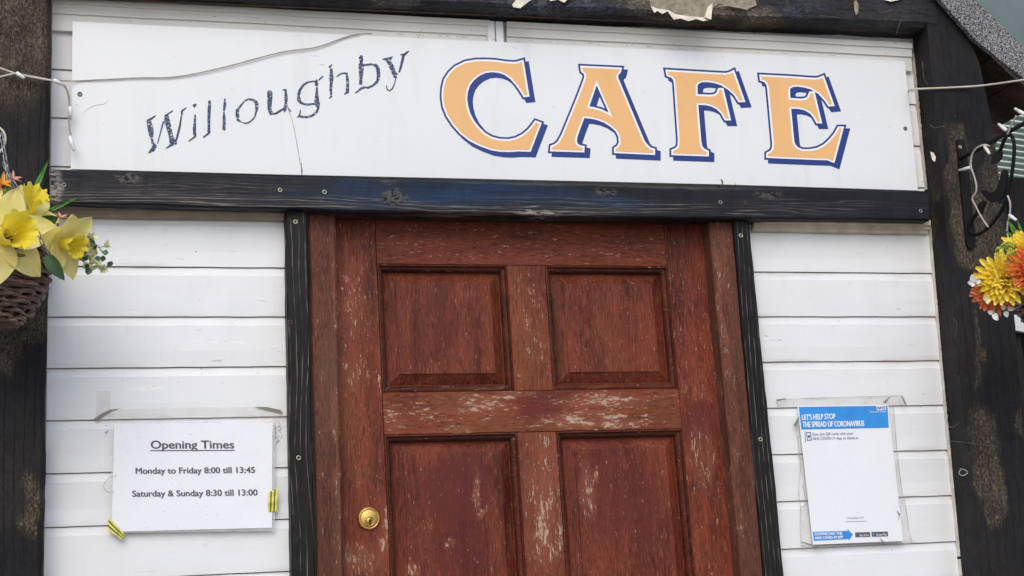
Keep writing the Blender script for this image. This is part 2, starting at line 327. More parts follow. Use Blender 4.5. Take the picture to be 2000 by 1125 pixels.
# header beam over the door
M_HEAD = None
def m_header():
    t = NT('weathered_navy_timber'); st = (.08, 1, 1)
    big = t.noise(3.0, (1, 1, 2), 4); g = t.noise(130, st, 4, .6, .8); g2 = t.noise(55, (.045, 1, 1), 3, .55, 1.2, off=5)
    c = t.ramp(t.math('ADD', t.math('MULTIPLY', big, .5), t.math('MULTIPLY', g, .5)), [(.36, (.0035, .0035, .0055)), (.64, (.013, .013, .021))])
    bl = t.patches([(930, 380, 260, 26, 1), (1180, 385, 90, 18, .8), (700, 365, 60, 14, .7)], .05, .05, 9, (.3, 1, 1), .7)
    c = t.mix(t.math('MULTIPLY', bl, t.step(g, .35, .65, .55, 1)), c, (.008, .030, .078))
    lo = t.patches([(300, 388, 250, 13, 1), (640, 396, 210, 12, 1), (1000, 410, 260, 12, 1), (1290, 408, 320, 11, .8), (1620, 398, 200, 8, .4), (390, 362, 150, 12, .45), (1100, 395, 200, 14, .3)], .05, .012, 20, (.3, 1, 1), .6)
    gl1 = t.math('MAXIMUM', grain_lines(t, 'x', .0085, .05, .16, 1), grain_lines(t, 'x', .0052, .035, .14, 5)); ln = t.math('MULTIPLY', lo, t.math('MULTIPLY', gl1, t.step(g, .35, .6, .3, 1))); c = t.mix(t.math('MULTIPLY', ln, .85), c, (.30, .27, .23))
    en = t.math('MULTIPLY', t.patches([(108, 368, 12, 34, 1), (1062, 416, 30, 4, 1), (1030, 414, 22, 3, 1)], .05, .012, 60, (.5, 1, 1), .5), t.step(t.noise(260, (.25, 1, 1), 4, off=8), .40, .55)); c = t.mix(t.math('MULTIPLY', en, .8), c, (.36, .33, .30))
    kn = t.patches([(246, 348, 24, 12, 1), (770, 385, 26, 16, 1), (1180, 376, 22, 12, .9), (1500, 380, 30, 10, .8), (1040, 350, 30, 8, .5), (760, 352, 18, 9, .7)], .05, .015, 40, (.6, 1, 1), .35)
    kr = t.noise(75, (.6, 1, 1), 3, .6, 2.2, off=7); c = t.mix(t.math('MULTIPLY', kn, t.step(kr, .45, .55)), c, (.085, .075, .07)); c = t.mix(t.math('MULTIPLY', kn, t.step(kr, .5, .42)), c, (.004, .004, .005))
    t.bump(t.math('ADD', g, t.math('MULTIPLY', g2, .8)), .5, .002)
    return t.out(c, t.step(g, .3, .7, .42, .66), 0, .25)
zt0, zt1, zb0, zb1 = P(97, 329, .05), P(1812, 373, .05), P(97, 396, .05), P(1816, 430, .05)
mb = MB()
c0 = [(zb0.x, -.05, zb0.z), (zt0.x, -.05, zt0.z), (zt0.x, .0, zt0.z), (zb0.x, .0, zb0.z)]; c1 = [(zb1.x, -.05, zb1.z), (zt1.x, -.05, zt1.z), (zt1.x, .0, zt1.z), (zb1.x, .0, zb1.z)]
mb.beam(c0, c1, 150, .0035, .0022, seed=3, sag=.0068); HEAD = mb.build('header_beam', m_header(), B)

def screw(px, py, off, par, mat, r=4.2, tilt=0, face=.05):
    mb = MB(); c = P(px, py, off); R = r*mm(off)
    mb.lathe(c, (0, -1, 0), [(-.004, R*.9), (0.0006, R), (.0012, R*.92), (.0012, R*.62), (-.0012, R*.5), (-.0013, .0002)], 14, 0, False)
    for a in (.4, .4+math.pi/2):
        d = Vector((math.cos(a), 0, math.sin(a)))*R*.42; e = Vector((-math.sin(a), 0, math.cos(a)))*R*.13; q = c+Vector((0, -.0002, 0))
        mb.sheet([q-d-e, q+d-e, q+d+e, q-d+e], 1)
    return mb.build('screw', [mat, M_DARK], par)
M_DARK = plain('dark_recess', (.01, .01, .01), .8)
M_BRASS_S = plain('zinc_yellow_screw', (.52, .50, .30), .35, .6); M_STEEL_S = plain('dull_steel_screw', (.30, .29, .27), .45, .6); M_RUST_S = plain('rusty_screw', (.10, .05, .035), .7, .2)
for x, y, m in ((547, 371, M_BRASS_S), (634, 375, M_BRASS_S), (1009, 396, M_RUST_S), (1407, 395, M_STEEL_S), (1456, 396, M_RUST_S), (1798, 412, M_STEEL_S), (125, 361, M_STEEL_S)): screw(x, y, .0495, HEAD, m)

# battens either side of the door
def m_batten(name, off, per, amp):
    t = NT(name); g2 = t.noise(180, (1, 1, .12), 4, off=4)
    c = t.ramp(t.math('ADD', t.math('MULTIPLY', t.noise(5, (1, 1, .5), 5), .6), t.math('MULTIPLY', g2, .4)), [(.35, (.0045, .0045, .005)), (.65, (.014, .0125, .0125))])
    gl = grain_lines(t, 'z', per, amp, .11, 2 if per < .011 else 9, 1.6 if per < .011 else 2.6); c = t.mix(t.math('MULTIPLY', gl, t.step(g2, .42, .60, .12, .85)), c, (.22, .20, .175))
    t.bump(t.math('ADD', t.math('MULTIPLY', gl, .8), g2), .4, .002); return t.out(c, .5, 0, .22)
def vboard(name, lt, lb, rt, rb, off, depth, mat, bev=.003, jit=.0012, seed=0, ytop=400, label=None):   # upright board: left/right edges as photo points (top, bottom)
    mb = MB(); a0, a1, b0, b1 = P(*lt, off), P(*lb, off), P(*rt, off), P(*rb, off)
    def ext(p, q, z): t = (z-p.z)/(q.z-p.z); return p.x+(q.x-p.x)*t
    zt = P(lt[0], ytop, off).z; y0, y1 = -off, -off+depth
    mk = lambda z: [(ext(a0, a1, z), y0, z), (ext(b0, b1, z), y0, z), (ext(b0, b1, z), y1, z), (ext(a0, a1, z), y1, z)]
    mb.beam(mk(0.0), mk(zt), 90, bev, jit, seed=seed); return mb.build(name, mat, B, label)
bl = vboard('batten', (557, 418), (570, 1125), (600, 418), (617, 1125), .03, .03, m_batten('black_batten_left', .03, .0115, .075), .003, .0018, 5, 405)
br = vboard('batten', (1433, 436), (1495, 1125), (1464, 436), (1532, 1125), .03, .03, m_batten('black_batten_right', .03, .010, .030), .003, .0018, 6, 418)
for x, y, m in ((577, 433, M_BRASS_S), (583, 894, M_BRASS_S), (590, 577, M_RUST_S), (567, 629, M_RUST_S)): screw(x, y, .0295, bl, m, 4.4)
for x, y, m in ((1447, 460, M_BRASS_S), (1485, 858, M_BRASS_S)): screw(x, y, .0295, br, m, 4.4)
# brown casings
CFL = [(655, 560, 6, 200, .7), (662, 900, 6, 220, .7)]
m_casl = m_wood('weathered_brown_casing', 'z', (.060, .018, .0115), (.150, .056, .036), CFL, None, .8, .018, .6, (.42, .36, .30), .58, 1.15)
m_casr = m_wood('weathered_brown_casing_right', 'z', (.060, .018, .0115), (.150, .056, .036), [(1415, 620, 8, 200, .7), (1440, 950, 8, 150, .6)], None, .8, .018, .6, (.42, .36, .30), .58, 1.15)
vboard('door_casing', (602, 415), (619, 1125), (655, 415), (672, 1125), .018, .09, m_casl, .004, .001, 7, 402)
vboard('door_casing', (1385, 436), (1449, 1125), (1432, 436), (1494, 1125), .018, .09, m_casr, .004, .001, 8, 418)
# dark head lining behind the beam, above the door
a = P(655, 412, .0); b = P(1385, 430, .0); mb = MB()
mb.beam([(a.x, .0, a.z-.012), (a.x, .0, a.z+.05), (a.x, .07, a.z+.05), (a.x, .07, a.z-.012)], [(b.x, .0, b.z-.006), (b.x, .0, b.z+.05), (b.x, .07, b.z+.05), (b.x, .07, b.z-.006)], 10, .002)
mb.build('door_head', m_wood('dark_head_wood', 'x', (.03, .012, .009), (.07, .028, .02)), B)

# ------------------------------------------------------------------ the door
DO = -.022                                  # door face sits behind the wall face
DOOR = bpy.data.objects.new('door', None); COL.objects.link(DOOR); DOOR.parent = B; DOOR['label'] = 'worn red brown panelled wooden door with brass lock'
dk, lt = (.064, .0115, .0070), (.235, .050, .0225)
FL_S = [(694, 610, 24, 95, .6), (690, 715, 30, 55, .45), (744, 660, 9, 110, .7), (705, 1090, 55, 28, .9), (752, 1030, 10, 60, .9), (700, 930, 18, 30, .3)]
FL_SR = [(1370, 900, 32, 70, .62), (1368, 765, 22, 22, .5), (1355, 740, 30, 30, .35), (1410, 960, 18, 60, .3)]
FL_R = [(772, 822, 22, 28, .6), (945, 792, 55, 20, .8), (892, 838, 26, 8, 1.0), (985, 770, 50, 6, 1.0), (1185, 785, 100, 16, .95), (1170, 822, 110, 15, 1.15), (1200, 775, 90, 8, 1.1), (860, 800, 70, 24, .3), (920, 480, 190, 34, .22), (1200, 500, 80, 18, .3)]
FL_M = [(1062, 990, 38, 140, .95), (1055, 860, 28, 24, .6), (1048, 640, 30, 110, .45), (1020, 700, 14, 60, .4)]
FL_P = [(930, 955, 9, 40, 1.0), (945, 1000, 16, 8, 1.0), (870, 1062, 14, 10, .7), (806, 1105, 8, 20, .8), (1148, 955, 9, 60, .75), (1160, 930, 8, 16, .9), (1255, 870, 30, 10, .4), (1000, 1045, 6, 40, .6)]
BL_P = [(890, 960, 70, 70, .8), (900, 1060, 60, 60, .55), (1180, 960, 50, 110, .5), (1255, 1000, 40, 80, .5), (800, 700, 25, 30, .4), (860, 600, 40, 100, .25)]
BL_R = [(1060, 800, 45, 30, .8), (1365, 825, 40, 45, .7), (850, 455, 90, 14, .3)]
m_sl = m_wood('mahogany_stile', 'z', dk, lt, FL_S, None, 1.0, DO); m_sr = m_wood('mahogany_stile_right', 'z', dk, lt, FL_SR, BL_R[1:2], .9, DO)
m_ra = m_wood('mahogany_rail', 'x', dk, lt, FL_R, BL_R, 1.25, DO); m_mu = m_wood('mahogany_muntin', 'z', dk, lt, FL_M, None, .95, DO)
m_pa = m_wood('mahogany_panel', 'z', (.054, .0100, .0062), (.208, .045, .0205), FL_P, BL_P, 1.0, DO-.004, .38)
m_mo = m_wood('mahogany_moulding', 'x', (.034, .0065, .0045), (.125, .026, .012), [(1110, 757, 80, 4, .8), (960, 760, 40, 4, .6)], None, .8, DO, .36)
def xat(p, q, z): t = (z-p.z)/(q.z-p.z); return p.x+(q.x-p.x)*t
E1 = (P(652, 437, DO), P(670, 1125, DO)); E2 = (P(736, 517, DO), P(762, 1125, DO)); E3 = (P(990, 518, DO), P(1028, 1125, DO))
E4 = (P(1064, 518, DO), P(1106, 1125, DO)); E5 = (P(1303, 519, DO), P(1358, 1125, DO)); E6 = (P(1384, 437, DO), P(1447, 1125, DO))
zTop = P(1000, 424, DO).z; zR1 = P(1000, 518, DO).z; zR2 = (P(751, 765, DO).z+P(1325, 760, DO).z)/2; zR3 = (P(752, 849, DO).z+P(1331, 838, DO).z)/2; zLow = .36
yf, yb = -DO, -DO+.04
def slab(name, xa, xb, z0, z1, mat, seed=0, n=30):
    mb = MB(); f = lambda z: [(xat(*xa, z), yf, z), (xat(*xb, z), yf, z), (xat(*xb, z), yb, z), (xat(*xa, z), yb, z)]
    mb.beam(f(z0), f(z1), n, .0012, .0003, seed=seed); return mb.build(name, mat, DOOR)
slab('stile', E1, E2, .03, zTop, m_sl); slab('stile', E5, E6, .03, zTop, m_sr, 2)
e = .0006
def rail(z0, z1, seed):
    mb = MB(); f = lambda X, s: [(xat(*X, z0)+s*e, yf, z0), (xat(*X, z1)+s*e, yf, z1), (xat(*X, z1)+s*e, yb, z1), (xat(*X, z0)+s*e, yb, z0)]
    mb.beam(f(E2, 1), f(E5, -1), 40, .0012, .0003, seed=seed); return mb.build('rail', m_ra, DOOR)
rail(zR1, zTop, 1); rail(zR3, zR2, 2); rail(.03, zLow, 3)
slab('muntin', E3, E4, zR2+e, zR1-e, m_mu, 4); slab('muntin', E3, E4, zLow+e, zR3-e, m_mu, 5)
def quad_in(xa, xb, z0, z1, i): return [(xat(*xa, z0)+i, z0+i), (xat(*xb, z0)-i, z0+i), (xat(*xb, z1)-i, z1-i), (xat(*xa, z1)+i, z1-i)]
def panel(xa, xb, z0, z1):
    def loft(prof, name, mat, capend):
        mb = MB(); rings = [[Vector((x, y, z)) for x, z in quad_in(xa, xb, z0, z1, i)] for i, y in prof]
        mb.loft(rings, 0, False)
        if capend: mb.sheet(rings[-1])
        return mb.build(name, mat, DOOR)
    mo = loft([(0, yf+.035), (0, yf-.001+.003), (.0012, yf-.0005), (.0030, yf-.0012), (.0042, yf+.0005), (.0044, yf+.005), (.0056, yf+.0048), (.0080, yf+.0052), (.0105, yf+.0072), (.0125, yf+.0105), (.0135, yf+.0150), (.0136, yf+.034)], 'moulding', m_mo, False)
    loft([(.0137, yf+.034), (.0137, yf+.0185), (.0160, yf+.0185), (.0162, yf+.0178), (.036, yf+.0062), (.0363, yf+.0040), (.0370, yf+.0040)], 'panel', m_pa, True)
for xa, xb in ((E2, E3), (E4, E5)): panel(xa, xb, zR2, zR1); panel(xa, xb, zLow, zR3)
# lock
M_BRASS = NT('brass'); fb = M_BRASS.noise(90, (1, 1, 1), 4); M_BRASS.bump(fb, .15, .001); M_BRASS = M_BRASS.out(M_BRASS.ramp(fb, [(.35, (.46, .28, .08)), (.65, (.70, .46, .16))]), M_BRASS.step(fb, .3, .7, .36, .52), 1)
mb = MB(); c = P(720, 1013, DO); c.y = yf; r = 22*mm(DO)
mb.lathe(c, (0, -1, 0), [(-.004, r*.97), (.001, r), (.0035, r*.97), (.0062, r*.86), (.0066, r*.80), (.0048, r*.765), (.0046, r*.735), (.0064, r*.72), (.0068, r*.69), (.0068, r*.001)], 40, 0, False)
c2 = c+Vector((.0008, -.0068, -.0050)); mb.lathe(c2, (0, -1, 0), [(-.001, r*.40), (.0018, r*.38), (.0019, r*.34), (.0004, r*.33), (.0003, r*.30), (.0012, r*.28), (.0013, r*.001)], 28, 0, False)
k = c2+Vector((0, -.0016, -.0008)); mb.poly([k+Vector((x*r*1.15, 0, z*r*1.15)) for x, z in ((-.07, -.26), (.07, -.26), (.05, -.05), (.12, .0), (.11, .14), (.0, .20), (-.11, .14), (-.09, .02), (-.04, -.05))], 1)
mb.build('lock_cylinder', [M_BRASS, M_DARK], DOOR)

# right post with the arched shoulder
off = .07; xL = P(1815, 300, 0).x-.001
lft = [(1769, -70, 0), (1779, 76, 0), (1808, 380, 0), (1839, 740, 0), (1873, 1110, 0)]
left_edge = [P(*q) for q in lft]; left_edge = [Vector((p.x, -off, p.z)) for p in left_edge]
rgt = [(1770, -70), (1800, -30), (1838, 4), (1868, 40), (1898, 88), (1917, 140), (1930, 200), (1946, 300), (1962, 430), (1973, 540), (1983, 640), (1994, 800), (2018, 1125)]
right_edge = [P(x, y, off) for x, y in rgt]
def dens(pts, step=.02):
    o = []
    for a, b in zip(pts[:-1], pts[1:]):
        n = max(1, int((b-a).length/step)); o += [a.lerp(b, i/n) for i in range(n)]
    return o+[pts[-1]]
bot_l = Vector((left_edge[-1].x, -off, 0)); bot_r = Vector((right_edge[-1].x, -off, 0))
poly = dens([bot_r]+right_edge[::-1]) + dens(left_edge+[bot_l])
poly = [p+.0022*noise.noise_vector(p*30)*Vector((1, 0, 1)).length for p in poly]
poly = [Vector((p.x, -off, p.z)) for p in poly]
mb = MB(); mb.prism(poly, (0, .17, 0)); POSTR = mb.build('post', M_POSTR, B, 'worn black timber post with arched shoulder on the right', bevel=.006)
# top beam
M_TOP = m_black('peeling_black_paint_top', [(1350, -5, 130, 45, .9), (1450, 22, 90, 22, .7), (1050, -10, 60, 14, .5), (760, -10, 80, 14, .4)], .08, (.016, .016, .019), (.20, .17, .13), 'x', .47, tint=([(1100, 6, 150, 22), (820, -4, 120, 12, .6), (1570, 10, 60, 20, .5)], (.085, .105, .14)))
za, zb = P(100, 8, 0).z, P(1776, 75, 0).z; zm = (za+zb)/2
mb = MB(); mb.beam([(-.45, -.0722, za-.002), (-.45, -.0722, za+.30), (-.45, .06, za+.30), (-.45, .06, za-.002)], [(left_edge[0].x+.02, -.0722, zb), (left_edge[0].x+.02, -.0722, zb+.30), (left_edge[0].x+.02, .06, zb+.30), (left_edge[0].x+.02, .06, zb)], 170, .010, .004, seed=9)
TOPB = mb.build('top_beam', M_TOP, B)
ragged([(P(100, 8).x, -.03, za+.001), (P(1772, 78).x, -.03, zb+.001)], .004, .008, plain('dirty_brown_filler', (.09, .06, .045), .9, var=.4, scale=50, bump=.5), 'filler_bead', 3, 260, -.2)
ragged([P(95, 395, .0), P(84, 1125, .0)], -.006, .02, M_CAULK, 'filler_bead', 8, 240, -.1)
ragged([P(101, 0, .0), P(97, 330, .0)], -.006, .02, M_CAULK, 'filler_bead', 12, 100, -.1)
ragged([P(1777, 78, .0), P(1806, 372, .0)], .004, .012, M_CAULK, 'filler_bead', 15, 120, .1)
ragged([P(1812, 432, .0), P(1838, 740, .0), P(1874, 1125, .0)], .0035, .012, M_CAULK, 'filler_bead', 18, 260, .1)

# peeled paint on the top beam
M_FLAKE = plain('curled_cream_paint', (.66, .61, .50), .7, var=.2, scale=60, bump=.3); M_FLBACK = plain('bare_grey_layer', (.27, .235, .18), .85, var=.35, scale=90, bump=.5)
def flake(outline, m, o0, o1, back=.0012):
    mb = MB(); n = len(outline); ys = [q[1] for q in outline]; lo, hi = min(ys), max(ys); vs = []
    for x, y in outline:
        t = (y-lo)/(hi-lo+1e-6); vs.append(P(x, y, o0-.0125+(o1-o0)*t*t))
    mb.prism(vs, (0, back, 0)); return mb.build('paint_flake', m, TOPB)
flake([(1266, -20), (1270, 8), (1276, 22), (1284, 20), (1292, 27), (1304, 22), (1314, 34), (1330, 33), (1346, 38), (1372, 36), (1389, 20), (1402, 8), (1440, 10), (1460, 18), (1478, 10), (1470, -20)], M_FLBACK, .0865, .0885)
flake([(1271, 12), (1278, 25), (1284, 21), (1294, 27), (1304, 22), (1316, 38), (1330, 36), (1345, 41), (1360, 37), (1374, 41), (1388, 38), (1390, 16), (1375, 34), (1350, 32), (1320, 28), (1304, 19), (1285, 17)], M_FLAKE, .089, .100)
flake([(1389, 38), (1376, 33), (1382, 14), (1392, 5), (1391, 20)], M_FLAKE, .089, .106)
flake([(1398, 12), (1425, 6), (1450, 8), (1462, 20), (1446, 16), (1424, 12)], M_FLBACK, .092, .100)
flake([(1003, 14), (1000, 9), (1015, -8), (1060, -12), (1034, 2), (1016, 16)], M_FLAKE, .092, .1)
flake([(1068, -10), (1075, 2), (1090, -1), (1102, 5), (1118, -10)], M_FLAKE, .092, .1)
flake([(1668, 3), (1672, 0), (1677, 10), (1676, 25), (1672, 30), (1669, 20)], M_FLBACK, .0865, .090)
flake([(1728, 0), (1740, 3), (1760, -1), (1790, -14), (1730, -14)], M_FLAKE, .0865, .092)
flk = MB(); flk.prism([P(x, y, .0745) for x, y in ((1817, 296), (1823, 298), (1828, 307), (1826, 316), (1821, 312))], (0, .001, 0)); flk.build('paint_flake', M_FLAKE, POSTR)

# roof edge: felted barge strip, boarded underside running back
def m_felt():
    t = NT('mineral_felt'); f = t.noise(330, (1, 1, 1), 2, .5, .8); b = t.noise(9, (1, 1, 1), 4, off=3)
    c = t.ramp(t.math('ADD', t.math('MULTIPLY', f, .9), t.math('MULTIPLY', b, .1)), [(.42, (.02, .02, .022)), (.50, (.12, .12, .125)), (.60, (.42, .42, .43))]); t.bump(f, .8, .003); return t.out(c, .9)
fo = .09
lowe = [P(x, y, fo) for x, y in ((1700, -130), (1800, -34), (1838, 2), (1870, 38), (1905, 78), (1950, 114), (2000, 154), (2060, 204))]; upe = [P(x, y, fo) for x, y in ((2060, 152), (2000, 94), (1905, 0), (1800, -105), (1740, -165))]
mb = MB(); lo2 = dens(lowe, .012); lo2 = [p+Vector((0, 0, .003*noise.noise(p*70))) for p in lo2]
ROOF = thing('porch_roof', 'grey mineral felt roof edge over brown boards at the top right', 'roof', (lowe[3].x, -fo, lowe[3].z))
mb.prism(lo2+dens(upe, .05), (0, .012, 0)); mb.build('felt_edge', m_felt(), ROOF)
m_rf = m_wood('dark_roof_boards', 'x', (.05, .030, .025), (.17, .105, .08), None, None, 1, 0, .75)
a, b = lowe[0], lowe[-1]; nb = 7; slope = (b-a); nrm = Vector((slope.z, 0, -slope.x)).normalized()
if nrm.z > 0: nrm = -nrm
for i in range(nb):
    mb = MB(); p0 = a+slope*(i/nb)-nrm*.035; p1 = a+slope*((i+.965)/nb)-nrm*.035; s0 = (.004 if i % 2 else .0); 
    q = [p0+nrm*s0, p1+nrm*s0, p1-nrm*.02, p0-nrm*.02]
    q = [Vector((v.x, -.02, v.z)) for v in q]; mb.beam(q, [v+Vector((0, .95, 0)) for v in q], 30, .002, .001, seed=i); mb.build('roof_board', m_rf, ROOF)
for k, (yy, sw) in enumerate(((.10, .05), (.36, .05), (.62, .05))):
    mb = MB(); q0 = a+nrm*.0; q1 = b+nrm*.0; q = [Vector((q0.x, yy, q0.z)), Vector((q0.x, yy+sw, q0.z)), Vector((q0.x, yy+sw, q0.z))+nrm*.06, Vector((q0.x, yy, q0.z))+nrm*.06]
    mb.beam(q, [v+(q1-q0) for v in q], 10, .002, .001, seed=k+20); mb.build('rafter', m_rf, ROOF)
# painted sheet wall that rises behind the felt edge
mb = MB(); q = [P(x, y, -.25) for x, y in ((1560, -180), (2130, -180), (2130, 190), (1560, -60))]
TEAL = NT('grey_green_sheet'); ft = TEAL.noise(6, (1, 1, 1), 6); st = TEAL.noise(26, (1, 1, 1), 4, off=4)
ct = TEAL.mix(TEAL.step(st, .66, .74, 0, .8), TEAL.ramp(ft, [(.3, (.115, .155, .155)), (.7, (.165, .21, .205))]), (.06, .045, .035)); TEAL = TEAL.out(ct, .35)
GW = thing('metal_sheet', 'grey green painted sheet rising behind the felt roof edge', 'metal sheet', q[3]); mb.prism(q, (0, .03, 0)); mb.build('sheet', TEAL, GW)

# ribbed glasshouse roof and dark fence seen beyond the right post
q = [P(x, y, -1.1) for x, y in ((1880, 205), (2120, 150), (2120, 420), (1985, 430), (1950, 430), (1880, 430))]
GH = thing('glasshouse_roof', 'green glasshouse roof with white bars beyond the right post', 'glasshouse', q[4])
mb = MB(); mb.prism(q, (0, .02, 0)); gm = NT('green_glazing'); gg = gm.noise(14); gm = gm.out(gm.ramp(gg, [(.3, (.085, .15, .12)), (.7, (.17, .25, .205))]), .15); mb.build('glazing', gm, GH)
mbb = MB(); wp = plain('white_glazing_bar', (.70, .70, .68), .5)
for i in range(20):
    y0 = 196+i*11.7; a0, a1 = P(1880, y0-8, -1.09), P(2120, y0+24, -1.09)
    if y0 > 420: continue
    x1 = 2120
    a1 = P(x1, y0-8+(x1-1880)*.133, -1.09); mbb = MB(); mbb.tube([a0, a1], .0028, 6); mbb.build('glazing_bar', wp, GH)
mb = MB(); fx = P(1930, 700, -.16).x
FE = thing('dark_fence', 'dark timber fence beyond the right post', 'fence', (fx+.4, .16, 0))
mf = m_black('dark_fence_timber', None, 0, (.012, .011, .011))
for i in range(8):
    mb = MB(); x0 = fx+i*.10; za_, zb_ = P(1945, 380 if i == 0 else 345, -.16).z, P(2000, 348, -.16).z; mb.beam([(x0, .16, 0), (x0+.094, .16, 0), (x0+.094, .185, 0), (x0, .185, 0)], [(x0, .16, za_), (x0+.094, .16, zb_), (x0+.094, .185, zb_), (x0, .185, za_)], 30, .003, .002, seed=i); mb.build('fence_board', mf, FE)
mb = MB(); mb.prism([P(x, y, -.14) for x, y in ((1976, 614), (2040, 622), (2040, 655), (1984, 645))], (0, .015, 0)); tag(mb.build('white_board', W_SIDING), 'white board low behind the basket of orange and yellow flowers', 'board')

# ------------------------------------------------------------------ paint and print: flat shapes from outlines
def row_mesh(mask_fn, x0, y0, x1, y1, off, m, mb, step=.3):
    """mask_fn(X,Y) -> signed field (<0 inside); rows of quads with exact ends."""
    xs = np.arange(x0, x1, step); ys = np.arange(y0, y1, step); X, Y = np.meshgrid(xs, ys+step/2)
    fld = mask_fn(X, Y); 
    for r in range(len(ys)):
        v = fld[r]; ins = v < 0; ch = np.flatnonzero(np.diff(ins.astype(np.int8))); e = []
        for k in ch: t = v[k]/(v[k]-v[k+1]); e.append(xs[k]+t*step)
        if ins[0]: e.insert(0, xs[0])
        if ins[-1]: e.append(xs[-1])
        for a, b in zip(e[::2], e[1::2]):
            if b-a > .05: mb.sheet([P(a, ys[r], off), P(b, ys[r], off), P(b, ys[r]+step, off), P(a, ys[r]+step, off)], m)
def poly_sdf(loops):
    segs = []
    for L in loops:
        for i in range(len(L)): segs.append((L[i], L[(i+1) % len(L)]))
    def f(X, Y):
        dm = np.full(X.shape, 1e9); ins = np.zeros(X.shape, bool)
        for (ax, ay), (bx, by) in segs:
            dx, dy = bx-ax, by-ay; t = np.clip(((X-ax)*dx+(Y-ay)*dy)/(dx*dx+dy*dy+1e-9), 0, 1)
            dm = np.minimum(dm, (X-ax-t*dx)**2+(Y-ay-t*dy)**2)
            if ay != by: ins ^= ((ay > Y) != (by > Y)) & (X < dx*(Y-ay)/(by-ay)+ax)
        dm = np.sqrt(dm); return np.where(ins, -dm, dm)
    return f
def miter(loop, d, hole=False):            # offset outline with sharp corners
    L = [np.array(p, float) for p in loop]; n = len(L); A = sum(L[i][0]*L[(i+1) % n][1]-L[(i+1) % n][0]*L[i][1] for i in range(n)); sg = 1 if A > 0 else -1
    if hole: sg = -sg
    out = []
    for i in range(n):
        a = L[i]-L[i-1]; b = L[(i+1) % n]-L[i]; a = a/np.linalg.norm(a); b = b/np.linalg.norm(b)
        na = np.array([a[1], -a[0]])*sg; nb_ = np.array([b[1], -b[0]])*sg; m_ = na+nb_; m_ = m_/max(np.linalg.norm(m_), 1e-6); k = min(d/max(m_@na, .3), d*2.6)
        out.append(tuple(L[i]+m_*k))
    return out
S = .1956
def z2p(pts, ox, oy, s=S): return [(ox+x*s, oy+y*s) for x, y in pts]
LET = {
 'C': ([z2p([(866,108),(920,437),(893,440),(860,385),(820,330),(762,262),(700,220),(640,198),(570,190),(500,198),(430,230),(370,280),(330,335),(308,400),(300,470),(308,540),(330,620),(370,700),(430,775),(490,832),(560,872),(640,893),(730,897),(810,880),(880,845),(940,795),(985,740),(1005,712),(1040,725),(940,985),(830,982),(740,988),(650,985),(560,970),(450,930),(350,880),(260,810),(190,730),(130,640),(95,550),(82,460),(85,380),(105,290),(150,220),(210,165),(300,120),(400,102),(500,100),(600,105),(700,120),(780,126),(820,122)], 850, 100)], 0),
 'A': ([z2p([(395,113),(768,130),(762,155),(740,172),(732,205),(745,240),(1000,850),(1030,890),(1065,925),(1103,937),(1103,965),(730,948),(730,925),(760,905),(778,865),(775,800),(745,740),(690,690),(620,645),(540,615),(470,602),(402,597),(345,750),(325,810),(322,850),(335,885),(365,905),(400,912),(398,940),(92,930),(95,905),(130,893),(165,860),(205,790),(300,560),(360,412),(420,255),(435,205),(428,165),(400,145)], 1060, 110), z2p([(537,235),(700,610),(650,580),(580,545),(510,525),(440,517)], 1060, 110)], 1),
 'F': ([z2p([(122,152),(430,170),(600,180),(700,185),(740,178),(775,160),(873,438),(840,440),(800,375),(740,320),(660,270),(590,248),(520,238),(460,240),(420,258),(402,290),(403,395),(540,402),(590,398),(625,375),(640,335),(665,335),(733,622),(705,622),(670,560),(620,510),(560,482),(500,468),(408,466),(440,850),(450,900),(475,935),(515,955),(515,980),(178,968),(178,945),(215,930),(240,895),(243,830),(205,280),(198,235),(175,200),(128,182)], 1280, 110)], 2),
 'E': ([z2p([(138,150),(430,165),(600,178),(690,182),(720,175),(750,162),(845,428),(818,430),(780,375),(720,310),(640,262),(570,242),(500,232),(450,236),(415,255),(405,285),(410,382),(530,390),(580,385),(612,362),(630,318),(655,318),(722,600),(700,600),(670,545),(630,500),(570,468),(510,455),(415,452),(448,800),(465,845),(500,878),(550,895),(620,895),(700,880),(770,845),(830,790),(880,730),(915,668),(940,668),(855,990),(800,968),(700,965),(205,945),(205,925),(240,905),(262,870),(265,820),(215,270),(205,225),(180,190),(142,178)], 1460, 120)], 3)}
SO = .024                                   # sign face distance from the wall
SC = [(142, 42), (1767, 120), (1793, 372), (1410, 360), (1000, 350.5), (560, 341), (138, 330)]
sp = [P(x, y, SO) for x, y in SC]; SIGN = thing('cafe_sign', 'long white sign board with orange CAFE letters and faded blue script above the door', 'sign', (sp[0]+sp[2])/2)
sloc = Vector(SIGN.location)
def m_sign():
    t = NT('white_sign_vinyl'); b = t.noise(2.0, (1, 1, 1.5), 5); c = t.mix(t.step(b, .4, .75, 0, .5), (.76, .785, .80), (.70, .715, .72))
    v = t.noise(7, (2.5, 1, .35), 6, .7, off=4); c = t.mix(t.step(v, .5, .8, 0, .40), c, (.58, .58, .56))
    s_ = t.noise(120, (1, 1, 1), 2, .5, off=6); c = t.mix(t.step(s_, .745, .77, 0, .7), c, (.16, .15, .15))
    k = t.noise(30, (.5, 1, 1.6), 3, .5, 1.8, off=12); c = t.mix(t.step(k, .735, .752, 0, .35), c, (.3, .29, .28))
    t.bump(t.noise(3, (1, 1, 1), 3), .10, .02); return t.out(c, .32)
mb = MB(); dense = dens([Vector(p) for p in sp]+[Vector(sp[0])], .1)[:-1]; mb.prism(dense, (0, .005, 0)); mb.build('board', m_sign(), SIGN, bevel=.0012)
